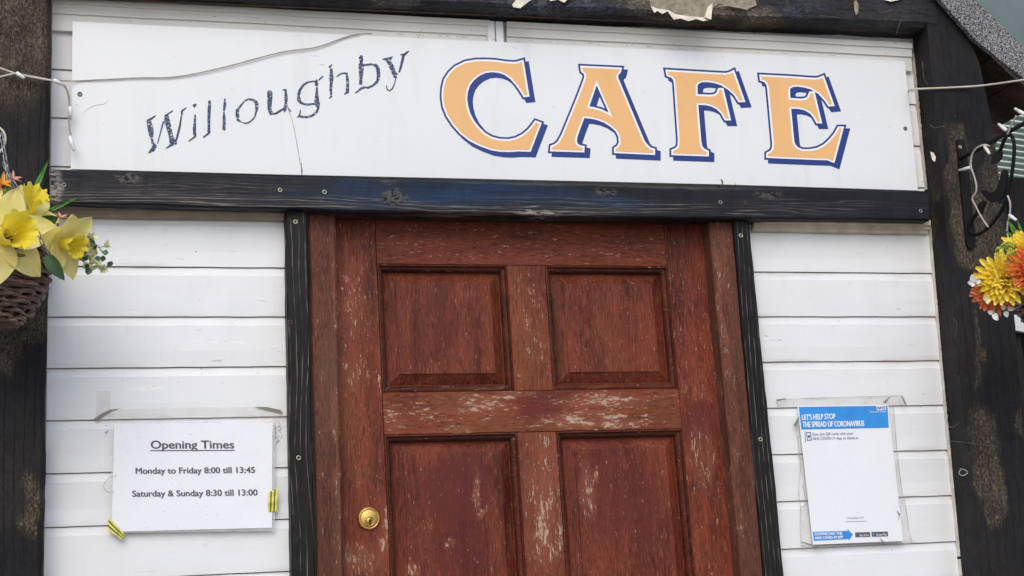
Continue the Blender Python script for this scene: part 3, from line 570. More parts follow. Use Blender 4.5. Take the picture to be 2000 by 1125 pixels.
M_OR = plain('faded_orange_vinyl', (.80, .46, .19), .38, var=.03, scale=14); M_BL = plain('royal_blue_vinyl', (.010, .034, .20), .38, var=.12, scale=20); M_WH = plain('white_vinyl', (.84, .84, .85), .35, var=.02)
mb = MB()
for ch, (loops, _) in LET.items():
    f0 = poly_sdf(loops); w1 = poly_sdf([miter(loops[0], 3.7)]+[miter(h, 3.7, True) for h in loops[1:]]); b1 = poly_sdf([miter(loops[0], 7.4)]+[miter(h, 7.4, True) for h in loops[1:]])
    xs = [p[0] for p in loops[0]]; ys = [p[1] for p in loops[0]]; bx = (min(xs)-14, min(ys)-14, max(xs)+24, max(ys)+24)
    hol = poly_sdf(loops[1:]) if len(loops) > 1 else None
    rnd = lambda X, Y, d: f0(X, Y)-d
    def clean(fn, d): return lambda X, Y: np.where((fn(X, Y) < 0) & (f0(X, Y) < d*2.6), np.maximum(np.minimum(fn(X, Y), 5), f0(X, Y)-d*2.6), np.minimum(f0(X, Y)-d, np.maximum(fn(X, Y), 0)+.001+0*X))
    wf, bf = clean(w1, 3.7), clean(b1, 7.4)
    wf = lambda X, Y, a=w1, d=3.7: np.minimum(f0(X, Y)-d, np.maximum(a(X, Y), f0(X, Y)-d*1.9))
    bf = lambda X, Y, a=b1, d=7.4: np.minimum(f0(X, Y)-d, np.maximum(a(X, Y), f0(X, Y)-d*1.9))
    row_mesh(lambda X, Y: np.minimum(bf(X, Y), bf(X-7.3, Y-7.3)), *bx, SO+.0004, 1, mb)
    row_mesh(wf, *bx, SO+.0008, 2, mb); row_mesh(f0, *bx, SO+.0012, 0, mb)
mb.build('lettering', [M_OR, M_BL, M_WH], SIGN, 'large orange capital letters with white edge and blue drop shadow')
# flaking script
A5 = lambda L: [(270+x*.12, 190+y*.12, w*.12) for x, y, w in L]; A6 = lambda L: [(440+x*.12, 130+y*.12, w*.12) for x, y, w in L]; A7 = lambda L: [(600+x*.11, 80+y*.11, w*.11) for x, y, w in L]
STR = [A5(q) for q in ([(280,300,14),(200,355,30),(165,360,10)],[(170,390,60),(195,480,80),(205,560,80),(215,640,50),(225,690,25),(240,760,45),(265,800,60),(235,850,60),(170,905,15)],[(315,750,12),(365,560,16),(410,400,22)],[(460,310,60),(470,390,80),(500,500,70),(530,620,60),(550,720,75),(600,710,50),(610,750,35)],[(440,300,20),(560,220,14)],[(560,760,40),(460,828,14)],[(620,690,25),(650,580,30),(680,450,28),(700,310,18)],[(710,280,25),(710,225,25),(778,172,14)],
 [(900,130,26),(935,118,26),(912,160,14)],[(925,295,22),(920,430,35),(915,490,45),(915,550,40),(920,610,45)],[(925,640,25),(825,712,14)],
 [(1160,70,35),(1160,120,40),(1155,200,45),(1150,300,40),(1150,380,40),(1150,500,35),(1150,560,40)],[(1155,575,28),(1065,650,18)],[(1410,25,15),(1410,120,40),(1395,210,25)],[(1395,240,15),(1398,320,40),(1400,420,40),(1395,515,45)],
 [(1690,105,22),(1740,50,22),(1800,32,26),(1860,38,24),(1910,70,45),(1930,120,50),(1930,180,45),(1920,230,25),(1900,310,22),(1850,375,20),(1790,415,20),(1740,425,18),(1685,405,12)],[(1660,390,20),(1620,365,35)],[(1690,105,22),(1640,170,30),(1610,220,45),(1615,300,55),(1625,330,30)])]
STR += [A6(q) for q in ([(725,430,75),(725,520,70),(720,620,60),(720,690,55),(745,760,50)],[(780,770,18),(830,760,28),(900,715,28),(940,690,20)],[(940,378,14),(985,385,30),(985,420,30),(988,500,45),(990,555,45)],[(985,600,40),(985,650,50),(965,700,50),(962,740,10)],[(1020,670,12),(1065,730,14)],
 [(1490,240,22),(1420,240,18),(1340,255,22),(1270,300,28),(1215,380,35),(1195,450,40)],[(1195,490,35),(1200,540,55),(1230,590,28),(1300,615,26),(1380,615,26),(1460,605,26)],[(1485,220,20),(1485,290,50)],[(1490,345,25),(1490,420,35),(1488,500,55),(1490,570,70),(1500,610,70),(1515,670,30),(1480,750,32),(1410,800,30),(1330,825,30),(1260,818,28),(1200,810,30),(1170,825,10)],[(1210,800,18),(1222,710,14)],[(1520,220,16),(1585,160,18)])]
STR += [A7(q) for q in ([(435,425,16),(400,460,30)],[(425,495,40),(430,560,50),(430,660,65),(425,760,40),(418,880,42)],[(425,920,36),(422,950,26)],[(430,985,26),(395,1015,12)],[(528,630,14),(590,585,20),(650,568,20),(705,580,28)],[(705,610,34),(715,690,45),(718,760,40),(715,850,50),(715,900,50),(670,940,20)],
 [(955,290,65),(960,340,60)],[(960,370,40),(960,430,80),(960,500,75),(955,600,60),(955,660,45),(950,750,50)],[(1010,428,25),(1145,412,28)],[(1165,425,30),(1220,430,40),(1250,480,60),(1265,560,55),(1265,650,50),(1240,720,40),(1170,790,28),(1080,830,28),(990,825,36),(930,865,30),(860,920,18)],
 [(1345,322,18),(1450,325,60),(1515,280,14)],[(1430,360,40),(1480,410,75),(1510,490,65),(1545,570,70),(1600,590,18)],[(1550,630,40),(1570,640,40)],[(1570,675,12),(1550,760,14),(1510,850,18),(1460,885,16),(1420,860,14),(1408,800,16)],[(1795,185,20),(1710,250,40),(1690,350,38),(1660,470,35),(1635,550,22)],[(1660,240,12),(1710,245,30)])]
def stroke_field(st):
    def f(X, Y):
        o = np.full(X.shape, 1e9)
        for a, b in zip(st[:-1], st[1:]):
            dx, dy = b[0]-a[0], b[1]-a[1]; t = np.clip(((X-a[0])*dx+(Y-a[1])*dy)/(dx*dx+dy*dy+1e-9), 0, 1)
            o = np.minimum(o, np.hypot(X-a[0]-t*dx, Y-a[1]-t*dy)-(a[2]+(b[2]-a[2])*t)*.57-.15)
        wmax = max(q[2] for q in st)
        nz = np.array([[noise.noise(Vector((x*.16, y*.62, 3))) + .6*noise.noise(Vector((x*.4+y*.15, y*1.1, 9))) for x in X[0]] for y in Y[:, 0]])
        ed = np.array([[noise.noise(Vector((x*.5, y*.5, 7))) for x in X[0]] for y in Y[:, 0]])
        k = min(1, max(0, (wmax-2.6)/3))
        return np.maximum(o+.35*ed*k, (nz-.31-.9*(1-k))*1.2)
    return f
mb = MB()
for st in STR:
    bx = (min(q[0]-q[2] for q in st), min(q[1]-q[2] for q in st), max(q[0]+q[2] for q in st), max(q[1]+q[2] for q in st)); row_mesh(stroke_field(st), *bx, SO+.0006, 0, mb, .4)
mb.build('script_lettering', plain('faded_navy_paint', (.035, .062, .135), .6, var=.35, scale=120), SIGN, 'flaking navy handwritten script')
# cracks and screws on the sign
def hair(pts, wpx, off, mat, name, par, jit=.5):
    mb = MB(); pts = smooth_path([Vector((x, y, 0)) for x, y in pts], 8); n = len(pts)
    for i in range(n-1):
        a, b = pts[i], pts[i+1]; d = (b-a).normalized(); s = Vector((-d.y, d.x, 0)); wa = wpx*(.5+jit*noise.noise(a*.1)); wb = wpx*(.5+jit*noise.noise(b*.1))
        mb.sheet([P(q.x, q.y, off) for q in (a-s*wa, b-s*wb, b+s*wb, a+s*wa)])
    return mb.build(name, mat, par)
M_CRACK = plain('dirty_crack', (.10, .09, .085), .9)
hair([(563, 213), (572, 240), (579, 275), (584, 305), (588, 330), (590, 342)], .65, SO+.0006, M_CRACK, 'crack', SIGN); hair([(588, 318), (590, 332), (589, 342)], 1.5, SO+.0007, M_CRACK, 'crack', SIGN)
hair([(162, 224), (170, 214), (185, 206), (203, 203), (212, 193)], .6, SO+.0006, plain('scratch', (.35, .33, .31), .9), 'scratch', SIGN)
hair([(1409, 350), (1411, 357), (1410, 364)], 2.6, SO+.0007, M_CRACK, 'crack', SIGN); hair([(1436, 358), (1437, 365)], 2, SO+.0007, M_CRACK, 'crack', SIGN)
for x, y in ((156, 184), (1768, 251)): screw(x, y, SO+.0002, SIGN, plain('dark_sign_screw', (.06, .06, .065), .5, .3), 4.6)
M_EDGE = plain('grimy_sign_edge', (.30, .28, .25), .9)
for i in range(26):
    x = random.uniform(740, 1640); y = 64+(x-740)*.0505+random.uniform(-1, 1.5); l = random.uniform(3, 16); hair([(x, y), (x+l*.5, y+.4+l*.02), (x+l, y+l*.05)], random.uniform(.5, 1.1), SO+.0006, M_EDGE, 'grime_mark', SIGN)

M_PALE = plain('pale_scratch', (.20, .18, .16), .8)
def scr_(pts, wd, off, par): hair(pts, wd, off, M_PALE, 'scratch', par)
for L in ([(1850, 861), (1885, 864), (1915, 868), (1948, 872)], [(1816, 242), (1824, 249), (1838, 247), (1844, 248)], [(1802, 120), (1804, 150), (1812, 165)], [(1850, 830), (1860, 835), (1872, 826)], [(1860, 620), (1868, 632), (1866, 660)]): scr_(L, .45, .0745, POSTR)
for L in ([(1750, 68), (1756, 50), (1760, 38)], [(1716, 22), (1724, 24), (1740, 20)], [(1600, 30), (1640, 34)]): scr_(L, .5, .0765, TOPB)
mb = MB(); mb.lathe(P(1866, 228, .0708), (0, -1, 0), [(0, .0045), (.0004, .004), (-.0005, .0001)], 10); mb.build('knot_hole', M_DARK, POSTR)
# ------------------------------------------------------------------ text helper (built-in font)
def text_mesh(txt, bold=0.0):
    cu = bpy.data.curves.new('t', 'FONT'); cu.body = txt; cu.size = 1; cu.offset = bold; cu.resolution_u = 4
    o = bpy.data.objects.new('t', cu); COL.objects.link(o); bpy.context.view_layer.update()
    me = bpy.data.meshes.new_from_object(o.evaluated_get(bpy.context.evaluated_depsgraph_get()))
    vs = [v.co.copy() for v in me.vertices]; fs = [list(p.vertices) for p in me.polygons]
    bpy.data.objects.remove(o); bpy.data.curves.remove(cu); bpy.data.meshes.remove(me); return vs, fs
CAPH = max(v.y for v in text_mesh('H')[0])
def text(mb, txt, bl_, br_, cap, off, m=0, fat=0., slant=0.0):
    vs, fs = text_mesh(txt, 0); x0 = min(v.x for v in vs); x1 = max(v.x for v in vs); d = Vector((br_[0]-bl_[0], br_[1]-bl_[1])); up = Vector((d.y, -d.x)).normalized()*cap; up += Vector((-.04*cap, 0))
    for k, (sx, sy) in enumerate(((-1, 0), (1, 0), (0, .5), (0, -.5)) if fat else ((0, 0),)):   # heavier type: the same glyphs overprinted a hair apart
        out = []
        for v in vs:
            t = (v.x-x0)/(x1-x0); u = v.y/CAPH; q = Vector(bl_)+d*t+up*u+Vector((slant*cap*u, 0)); out.append(P(q.x+sx*fat, q.y+sy*fat, off+.00004*k))
        mb.add(out, fs, m)
def strip(mb, pts, off, m=0): mb.poly([P(x, y, off) for x, y in pts], m)

# ------------------------------------------------------------------ opening times notice
Z6 = lambda L: [(100+x*.36, 720+y*.36) for x, y in L]
NO = .012; NOTE = thing('opening_notice', 'laminated white Opening Times notice stuck on the boards left of the door', 'notice', P(375, 1035, NO))
def m_paper():
    t = NT('white_paper'); s_ = t.noise(210, (1, 1, 1), 2, .5); c = t.mix(t.step(s_, .69, .72, 0, .5), (.80, .82, .87), (.35, .34, .36)); b = t.noise(5); c = t.mix(t.step(b, .4, .7, 0, .3), c, (.74, .76, .82)); t.bump(t.noise(9, (1, 1, 1), 3, .5, off=8), .35, .01); return t.out(c, .3)
def m_clear(name, col, alpha, rough=.25):
    t = NT(name); f = t.noise(30, (1, 1, 1), 5); t.put(t.b.inputs['Alpha'], t.step(f, .3, .75, alpha*.6, alpha*1.4)); t.bump(f, .25, .003); return t.out(col, rough)
M_LAM = m_clear('clear_laminate', (.75, .75, .75), .28, .2); M_TAPE = m_clear('aged_clear_tape', (.60, .56, .49), .15, .25); M_PEEL = plain('peeled_tape_edge', (.22, .19, .15), .6)
mb = MB(); q = [P(x, y, NO) for x, y in Z6([(328, 288), (1214, 288), (1214, 880), (318, 893)])]; mb.prism(dens(q+[q[0]], .03)[:-1], (0, .0006, 0)); mb.build('laminate', M_LAM, NOTE)
mb = MB(); strip(mb, Z6([(342, 297), (1200, 293), (1198, 863), (328, 885)]), NO+.0005); mb.build('sheet', m_paper(), NOTE)
M_INK = plain('dark_ink', (.085, .080, .105), .5, var=.2); mb = MB(); tz = NO+.0011
text(mb, 'Opening Times', (295.2, 876), (457, 875.6), 15.2, tz, 0, .7); strip(mb, [(294, 879.2), (458.5, 878.6), (458.5, 880.4), (294, 881)], tz)
mb.build('title_text', M_INK, NOTE); mb = MB()
text(mb, 'Monday to Friday 8:00 till 13:45', (265.5, 925.3), (498, 923.4), 11.4, tz, 0, .55); mb.build('hours_text', M_INK, NOTE); mb = MB()
text(mb, 'Saturday & Sunday 8:30 till 13:00', (259, 970), (503, 967.5), 11.6, tz, 0, .55)
mb.build('hours_text', M_INK, NOTE)
M_YEL = plain('yellow_tape', (.72, .62, .10), .35, var=.1); M_GRN = plain('dark_green_stripe', (.10, .16, .015), .4)
def striped(outline, a, b, n, lab):        # tape with stripes running from edge a (two corners) to edge b
    mb = MB(); o = NO+.0016
    for i in range(2*n+1):
        t0, t1 = i/(2*n+1), (i+1)/(2*n+1); L = []
        for k in range(9):
            s = k/8; wv = .003*abs(math.sin(s*7+1))*math.sin(s*3.1)
            L.append([P(*(Vector(a[0]).lerp(Vector(b[0]), s)).lerp(Vector(a[1]).lerp(Vector(b[1]), s), t), o+wv) for t in (t0, t1)])
        mb.add([p for r in L for p in r], [[2*k, 2*k+1, 2*k+3, 2*k+2] for k in range(8)], i % 2, True)
    return mb.build('striped_tape', [M_YEL, M_GRN], NOTE, lab)
z = Z6([(1178, 672), (1230, 646), (1222, 776), (1176, 776)]); striped(None, (z[0], z[1]), (z[3], z[2]), 2, 'yellow tape with green stripes on the right edge')
z = Z6([(305, 872), (312, 806), (398, 900), (386, 930)]); striped(None, (z[0], z[1]), (z[3], z[2]), 2, 'yellow tape with green stripes on the lower left corner')
mb = MB()
for L in ([(250, 275), (335, 222), (640, 210), (1100, 205), (1250, 240), (1250, 262), (335, 296)], [(247, 120), (322, 118), (322, 290), (240, 300)], [(1200, 250), (1285, 255), (1285, 320), (1202, 330)]): strip(mb, Z6(L), .0018, 0)
for L in ([(228, 275), (262, 250), (318, 222), (382, 216), (330, 228), (285, 255), (250, 282)], [(1095, 207), (1170, 208), (1245, 224), (1258, 243), (1225, 236), (1150, 220)], [(285, 352), (312, 330), (300, 348)]): strip(mb, Z6(L), .0035, 1)
tag(mb.build('old_clear_tape', [M_TAPE, M_PEEL]), 'yellowed clear tape peeling above the Opening Times notice', 'tape')

mb = MB(); mb.tube(smooth_path([P(x, y, .016) for x, y in ((229, 928), (214, 933), (204, 944), (204, 955), (212, 962), (222, 960))]), .0004, 5); mb.build('loose_thread', M_PEEL, NOTE)
# ------------------------------------------------------------------ check-in poster
Z7 = lambda L: [(1450+x*.34225, 740+y*.34225) for x, y in L]
z7 = lambda x, y: (1450+x*.34225, 740+y*.34225)
PO = .010; POS = thing('checkin_poster', 'white and blue coronavirus check-in poster taped right of the door', 'poster', P(1675, 1060, PO))
mb = MB(); q = [P(x, y, PO) for x, y in Z7([(315, 155), (832, 147), (918, 925), (403, 946)])]; mb.prism(dens(q+[q[0]], .03)[:-1], (0, .0005, 0)); mb.build('sheet', m_paper(), POS)
M_NB = plain('poster_blue', (.028, .27, .72), .35, var=.12, scale=25); M_PW = plain('poster_white', (.85, .86, .88), .4, var=.02); M_PG = plain('poster_grey', (.09, .10, .13), .5); M_PN = plain('poster_navy', (.01, .06, .28), .4)
o = PO+.0004; o2 = PO+.0009; TM = [M_NB, M_PW, M_PG, M_PN]
mb = MB(); strip(mb, Z7([(322, 160), (828, 153), (836, 279), (337, 289)]), o, 0); mb.build('header_band', TM, POS)
mb = MB(); strip(mb, Z7([(402, 873), (600, 867), (599, 856), (631, 888), (606, 924), (605, 914), (409, 925)]), o, 0); mb.build('arrow', TM, POS)
for a, b in (((643, 876), (728, 904)), ((736, 873), (830, 901))): mb = MB(); strip(mb, Z7([(a[0], a[1]), (b[0], a[1]-2), (b[0]+2, b[1]-2), (a[0]+2, b[1])]), o, 2); mb.build('badge', TM, POS)
mb = MB()
for L in ([(365, 305), (388, 303), (388, 307), (365, 309)], [(370, 348), (396, 346), (396, 351), (370, 353)], [(364, 305), (368, 305), (373, 352), (369, 352)], [(386, 303), (390, 303), (396, 350), (392, 350)], [(373, 322), (385, 321), (387, 335), (375, 336)], [(355, 300), (358, 300), (362, 362), (358, 362)]): strip(mb, Z7(L), o, 3)
mb.build('phone_symbol', TM, POS)
mb = MB(); strip(mb, Z7([(765, 154), (817, 153), (819, 177), (767, 178)]), o+.0003, 1); text(mb, 'NHS', z7(770, 174.5), z7(813, 173.5), 6.0, o2, 3, .3, .2); mb.build('health_logo', TM, POS)
mb = MB()
text(mb, "LET'S HELP STOP", z7(341, 234), z7(531, 228), 10.2, o2, 1, .35); text(mb, 'THE SPREAD OF CORONAVIRUS', z7(345, 275.5), z7(695, 268.5), 10.4, o2, 1, .35)
mb.build('headline_text', TM, POS); mb = MB()
text(mb, 'Test and Trace', z7(727, 193), z7(818, 190), 3.8, o2, 1)
mb.build('caption_text', TM, POS); mb = MB()
text(mb, 'Scan this QR code with your', z7(400, 323), z7(634, 318), 5.2, o2, 2); text(mb, 'NHS COVID-19 App to check-in', z7(403, 348), z7(661, 343), 5.2, o2, 2)
mb.build('instruction_text', TM, POS); mb = MB()
text(mb, 'Willoughby Cafe', z7(597, 799), z7(693, 795), 3.0, o2, 2)
mb2 = MB(); mb, mb2 = mb2, mb
text(mb, 'DOWNLOAD THE', z7(416, 893), z7(570, 888), 5.2, o2, 1, .25); text(mb, 'NHS COVID-19 APP', z7(418, 915.5), z7(574, 910), 5.2, o2, 1, .25)
mb.build('arrow_text', TM, POS); mb = MB()
text(mb, 'App Store', z7(668, 898), z7(722, 896), 4.0, o2, 1); text(mb, 'Google Play', z7(764, 895), z7(824, 893), 4.0, o2, 1)
strip(mb, Z7([(744, 879), (757, 886), (745, 894)]), o2, 0)
mb.build('badge_text', TM, POS); mb = mb2
for x in range(592, 702, 9): strip(mb, Z7([(x, 813.5-(x-592)*.03), (x+7, 813.3-(x-592)*.03), (x+7, 816-(x-592)*.03), (x, 816.3-(x-592)*.03)]), o2, 2)
mb.build('small_print', TM, POS)
mb = MB()
for L in ([(195, 118), (845, 98), (912, 98), (935, 148), (830, 152), (318, 162), (205, 165)], [(302, 250), (322, 215), (345, 300), (400, 940), (335, 935), (330, 740), (360, 705), (318, 440)], [(832, 152), (862, 150), (905, 600), (955, 880), (972, 940), (915, 930)], [(333, 935), (960, 935), (972, 945), (335, 985)]): strip(mb, Z7(L), .0020, 0)
for L in ([(192, 118), (250, 110), (245, 118), (200, 128)], [(800, 132), (850, 98), (832, 120), (818, 140)], [(290, 265), (325, 212), (322, 235), (305, 275)], [(328, 932), (345, 930), (480, 968), (440, 965)], [(785, 905), (800, 938), (900, 945), (820, 945)], [(878, 745), (900, 770), (888, 812), (894, 775)], [(905, 98), (912, 98), (937, 148), (928, 148)]): strip(mb, Z7(L), .0125, 1)
for L, rg in (([(195, 118), (520, 106), (845, 98), (912, 98), (935, 148)], 1), ([(302, 250), (330, 480), (322, 640), (332, 745), (330, 830), (336, 935)], 1), ([(862, 150), (872, 300), (905, 600), (930, 720), (955, 880), (972, 940)], 1), ([(333, 952), (560, 945), (780, 940), (965, 941)], 1), ([(205, 165), (195, 118)], 1), ([(330, 740), (360, 705), (345, 600)], 1), ([(318, 440), (345, 460), (350, 452)], 1)):
    q = smooth_path([Vector((x, y, 0)) for x, y in Z7(L)], 8)
    for a, b in zip(q[:-1], q[1:]):
        d = (b-a).normalized(); sd = Vector((-d.y, d.x, 0))*(.35+.45*noise.noise(a*.3)); mb.sheet([P(v.x, v.y, .0032) for v in (a-sd, b-sd, b+sd, a+sd)], 2)
tag(mb.build('old_clear_tape', [M_TAPE, M_PEEL, plain('tape_rim', (.36, .33, .29), .6, var=.4, scale=60)]), 'cracked clear tape framing the blue and white poster', 'tape')

# ------------------------------------------------------------------ wires and fairy lights
M_CABLE = plain('cream_cable', (.55, .52, .45), .5, var=.15); M_BULB = plain('white_led_cap', (.78, .79, .80), .3, var=.05); M_GCAB = plain('grey_cable', (.36, .32, .27), .6, var=.25, scale=80)
def wire(name, pts, r, mat, label, cat, n=7):
    p = smooth_path(pts, n); base = p[0]; mb = MB(); mb.tube(p, r, 7); o = mb.build(name, mat)
    return tag(o, label, cat)
wire('sign_cable', [P(20, 141, .075), P(70, 150, .075), P(102, 156, .07), P(140, 158, .03), P(200, 155.5, SO+.003), P(270, 152, SO+.003), P(343, 150, SO+.003), P(430, 133, SO+.004), P(545, 103, SO+.004), P(618, 92, SO+.004), P(670, 74, SO+.003), P(700, 66.5, SO+.003), P(726, 66, SO-.003)], .0012, M_GCAB, 'thin grey cable drooping across the left half of the sign', 'cable')
wire('side_cable', [P(1772, 182, SO-.01), P(1776, 176, .03), P(1790, 174, .076), P(1860, 171, .076), P(1920, 167, .09), P(2000, 156, .17), P(2060, 148, .18)], .0022, M_CABLE, 'cream cable running from the sign end over the right post', 'cable')
def twisted(mb, pts, r, pitch=.009, m=0):
    p = smooth_path(pts, 14); acc = 0; A = []; Bq = []
    for i, c in enumerate(p):
        if i: acc += (c-p[i-1]).length
        t = (p[min(i+1, len(p)-1)]-p[max(i-1, 0)]).normalized(); a = t.cross(Vector((0, 1, .1))).normalized(); b = t.cross(a); q = acc/pitch*2*math.pi
        v = (a*math.cos(q)+b*math.sin(q))*r*.8; A.append(c+v); Bq.append(c-v)
    mb.tube(A, r, 6, m); mb.tube(Bq, r, 6, m)
def fairy(name, label, strands, bulbs, off, plane=None):
    pj = (lambda x, y, o=off: P(x, y, o)) if plane is None else (lambda x, y, o=None: PX(x, y, plane))
    t = thing(name, label, 'fairy lights', pj(*strands[0][0][:2])); mb = MB()
    for s in strands: twisted(mb, [P(*q) if len(q) == 3 else pj(*q) for q in s], .00125)
    mb.build('twisted_cable', M_CABLE, t)
    for a, b in bulbs:
        a, b = (P(*a) if len(a) == 3 else pj(*a)), (P(*b) if len(b) == 3 else pj(*b)); mb = MB(); d = b-a; L = d.length
        mb.lathe(a, d, [(0, .0015), (L*.04, .0036), (L*.55, .0038), (L*.60, .0030), (L*.95, .0030), (L, .0012)], 10); mb.build('bulb', M_BULB, t)
    return t
fairy('fairy_lights', 'twisted white fairy light string hooked at the left end of the sign', [[(-40, 120, .075), (0, 133, .075), (32, 144, .075), (70, 152, .075), (105, 158, .075), (122, 163, .06), (132, 180, .045), (136, 205, .04), (135, 235, .04), (138, 262, .04)], [(-30, 153, .075), (0, 150, .075), (30, 143, .077)]], [((32, 142, .078), (48, 153, .082)), ((104, 156, .078), (127, 167, .07)), ((137, 208, .045), (138, 227, .048)), ((136, 266, .045), (145, 295, .048))], .07)

# ------------------------------------------------------------------ bracket with bird on the right post
XB = P(1884, 380, .078).x
BK = thing('basket_bracket', 'black iron hanging bracket with scroll leaves and a small bird on the right post', 'bracket', P(1886, 480, .075))
M_IRON = plain('black_iron', (.008, .008, .009), .6, var=.3, scale=80, bump=.2); M_IRON.node_tree.nodes['Principled BSDF'].inputs['Specular IOR Level'].default_value = .2
mb = MB(); pl = [(1870, 272), (1884, 272), (1889, 300), (1897, 380), (1906, 470), (1905, 482), (1899, 487), (1892, 484), (1888, 474), (1880, 390), (1873, 310)]
mb.prism([P(x, y, .078) for x, y in pl], (0, .005, 0)); mb.build('back_plate', M_IRON, BK, bevel=.001)
mb = MB(); arm = [PX(x, y, XB) for x, y in ((1874, 310), (1910, 292), (1955, 266), (2000, 241), (2040, 219), (2062, 207), (2070, 198))]; mb.tube(smooth_path(arm), .0046, 10); mb.build('arm', M_IRON, BK)
mb = MB(); scr = [PX(x, y, XB) for x, y in ((1909, 416), (1899, 430), (1894, 444), (1897, 456), (1908, 458), (1925, 449), (1943, 430), (1960, 403), (1972, 365), (1979, 318), (1981, 285), (1977, 268), (1969, 264), (1962, 272), (1956, 288), (1951, 298))]; mb.tube(smooth_path(scr), .0039, 10); mb.build('scroll', M_IRON, BK)
def cutout(pts, name): mb = MB(); mb.prism([PX(x, y, XB-.002) for x, y in pts], (.004, 0, 0)); return mb.build(name, M_IRON, BK, bevel=.0012)
cutout([(1934, 321), (1938, 306), (1944, 296), (1952, 292), (1956, 297), (1955, 307), (1949, 316), (1941, 320)], 'leaf'); cutout([(1906, 416), (1907, 405), (1912, 396), (1920, 392), (1925, 394), (1920, 405), (1918, 415), (1912, 421)], 'leaf')
cutout([(1914, 371), (1922, 371), (1935, 377), (1945, 370), (1952, 352), (1955, 336), (1960, 330), (1965, 332), (1967, 337), (1965, 350), (1964, 368), (1959, 384), (1953, 391), (1955, 398), (1949, 398), (1948, 393), (1940, 395), (1930, 392), (1920, 382)], 'bird')
screw(1875, 287, .0785, BK, M_BRASS_S, 4.0); mb = MB(); mb.lathe(P(1897, 473, .0782), (0, -1, 0), [(0, .0001), (.0004, .0028), (0, .0029)], 10); mb.build('screw_hole', M_DARK, BK)
fairy('fairy_lights', 'twisted white fairy light string looped around the black bird bracket', [[(1932, 285), (1922, 283), (1908, 289), (1899, 301), (1896, 318), (1897, 328), (1902, 342), (1907, 362), (1906, 375), (1899, 388), (1905, 401), (1913, 417), (1922, 432), (1930, 443)], [(1968, 382), (1973, 398), (1972, 420), (1968, 436), (1968, 460), (1975, 480)], [(1985, 226), (1975, 245), (1968, 262)]], [((1896, 327), (1873, 333)), ((1923, 285), (1933, 301)), ((1966, 255), (1950, 242)), ((2001, 223), (1982, 212)), ((1971, 420), (1985, 430))], .1, XB-.006)
# ------------------------------------------------------------------ baskets and flowers
def m_wicker():
    t = NT('dark_wicker'); f = t.noise(30, (1, 1, 5), 5, .65); g2 = t.noise(200, (.5, .5, 2), 3, off=3)
    c = t.ramp(f, [(.32, (.034, .020, .016)), (.50, (.14, .080, .060)), (.66, (.32, .21, .155))]); c = t.mix(t.step(g2, .62, .72, 0, .4), c, (.22, .17, .13)); t.bump(g2, .4, .002); return t.out(c, .6)
M_WICK = m_wicker(); M_WIRE = plain('grey_metal_wire', (.30, .31, .33), .35, .9); M_LEAF = plain('artificial_leaf', (.025, .075, .020), .45, var=.35, scale=40); M_GRASS = plain('plastic_grass', (.06, .24, .03), .4, var=.3); M_STEM = plain('pale_green_stem', (.16, .30, .12), .5)
def pet(name, c1, c2, st=(1, 1, 1), tr=.25):
    t = NT(name); f = t.noise(28, st, 4); c = t.ramp(f, [(.3, c1), (.7, c2)]); t.b.inputs['Subsurface Weight'].default_value = 0.0
    t.bump(t.noise(160, (1, 1, 1), 3), .15, .001); m = t.out(c, .5); bs = t.b; tl = t.n('ShaderNodeBsdfTranslucent'); t.l(c, tl.inputs[0]); mx = t.n('ShaderNodeMixShader'); mx.inputs[0].default_value = tr
    t.l(bs.outputs[0], mx.inputs[1]); t.l(tl.outputs[0], mx.inputs[2]); t.l(mx.outputs[0], t.t.nodes['Material Output'].inputs[0]); return m
M_CREAM = pet('pale_yellow_petal', (.93, .81, .24), (.96, .89, .42)); M_TRUMP = pet('bright_yellow_trumpet', (.94, .74, .03), (.96, .86, .12), (1, 1, 1), .4); M_YCHR = pet('yellow_petal', (.94, .68, .03), (.96, .83, .16)); M_OCHR = pet('orange_red_petal', (.80, .17, .05), (.88, .34, .13)); M_PINK = pet('salmon_petal', (.75, .32, .22), (.80, .45, .33)); M_WPET = pet('white_petal', (.72, .75, .74), (.82, .83, .82)); M_OLIVE = plain('green_berry', (.34, .42, .05), .45, var=.35, scale=120); M_BUDS = pet('cream_bud', (.72, .74, .42), (.84, .83, .62))
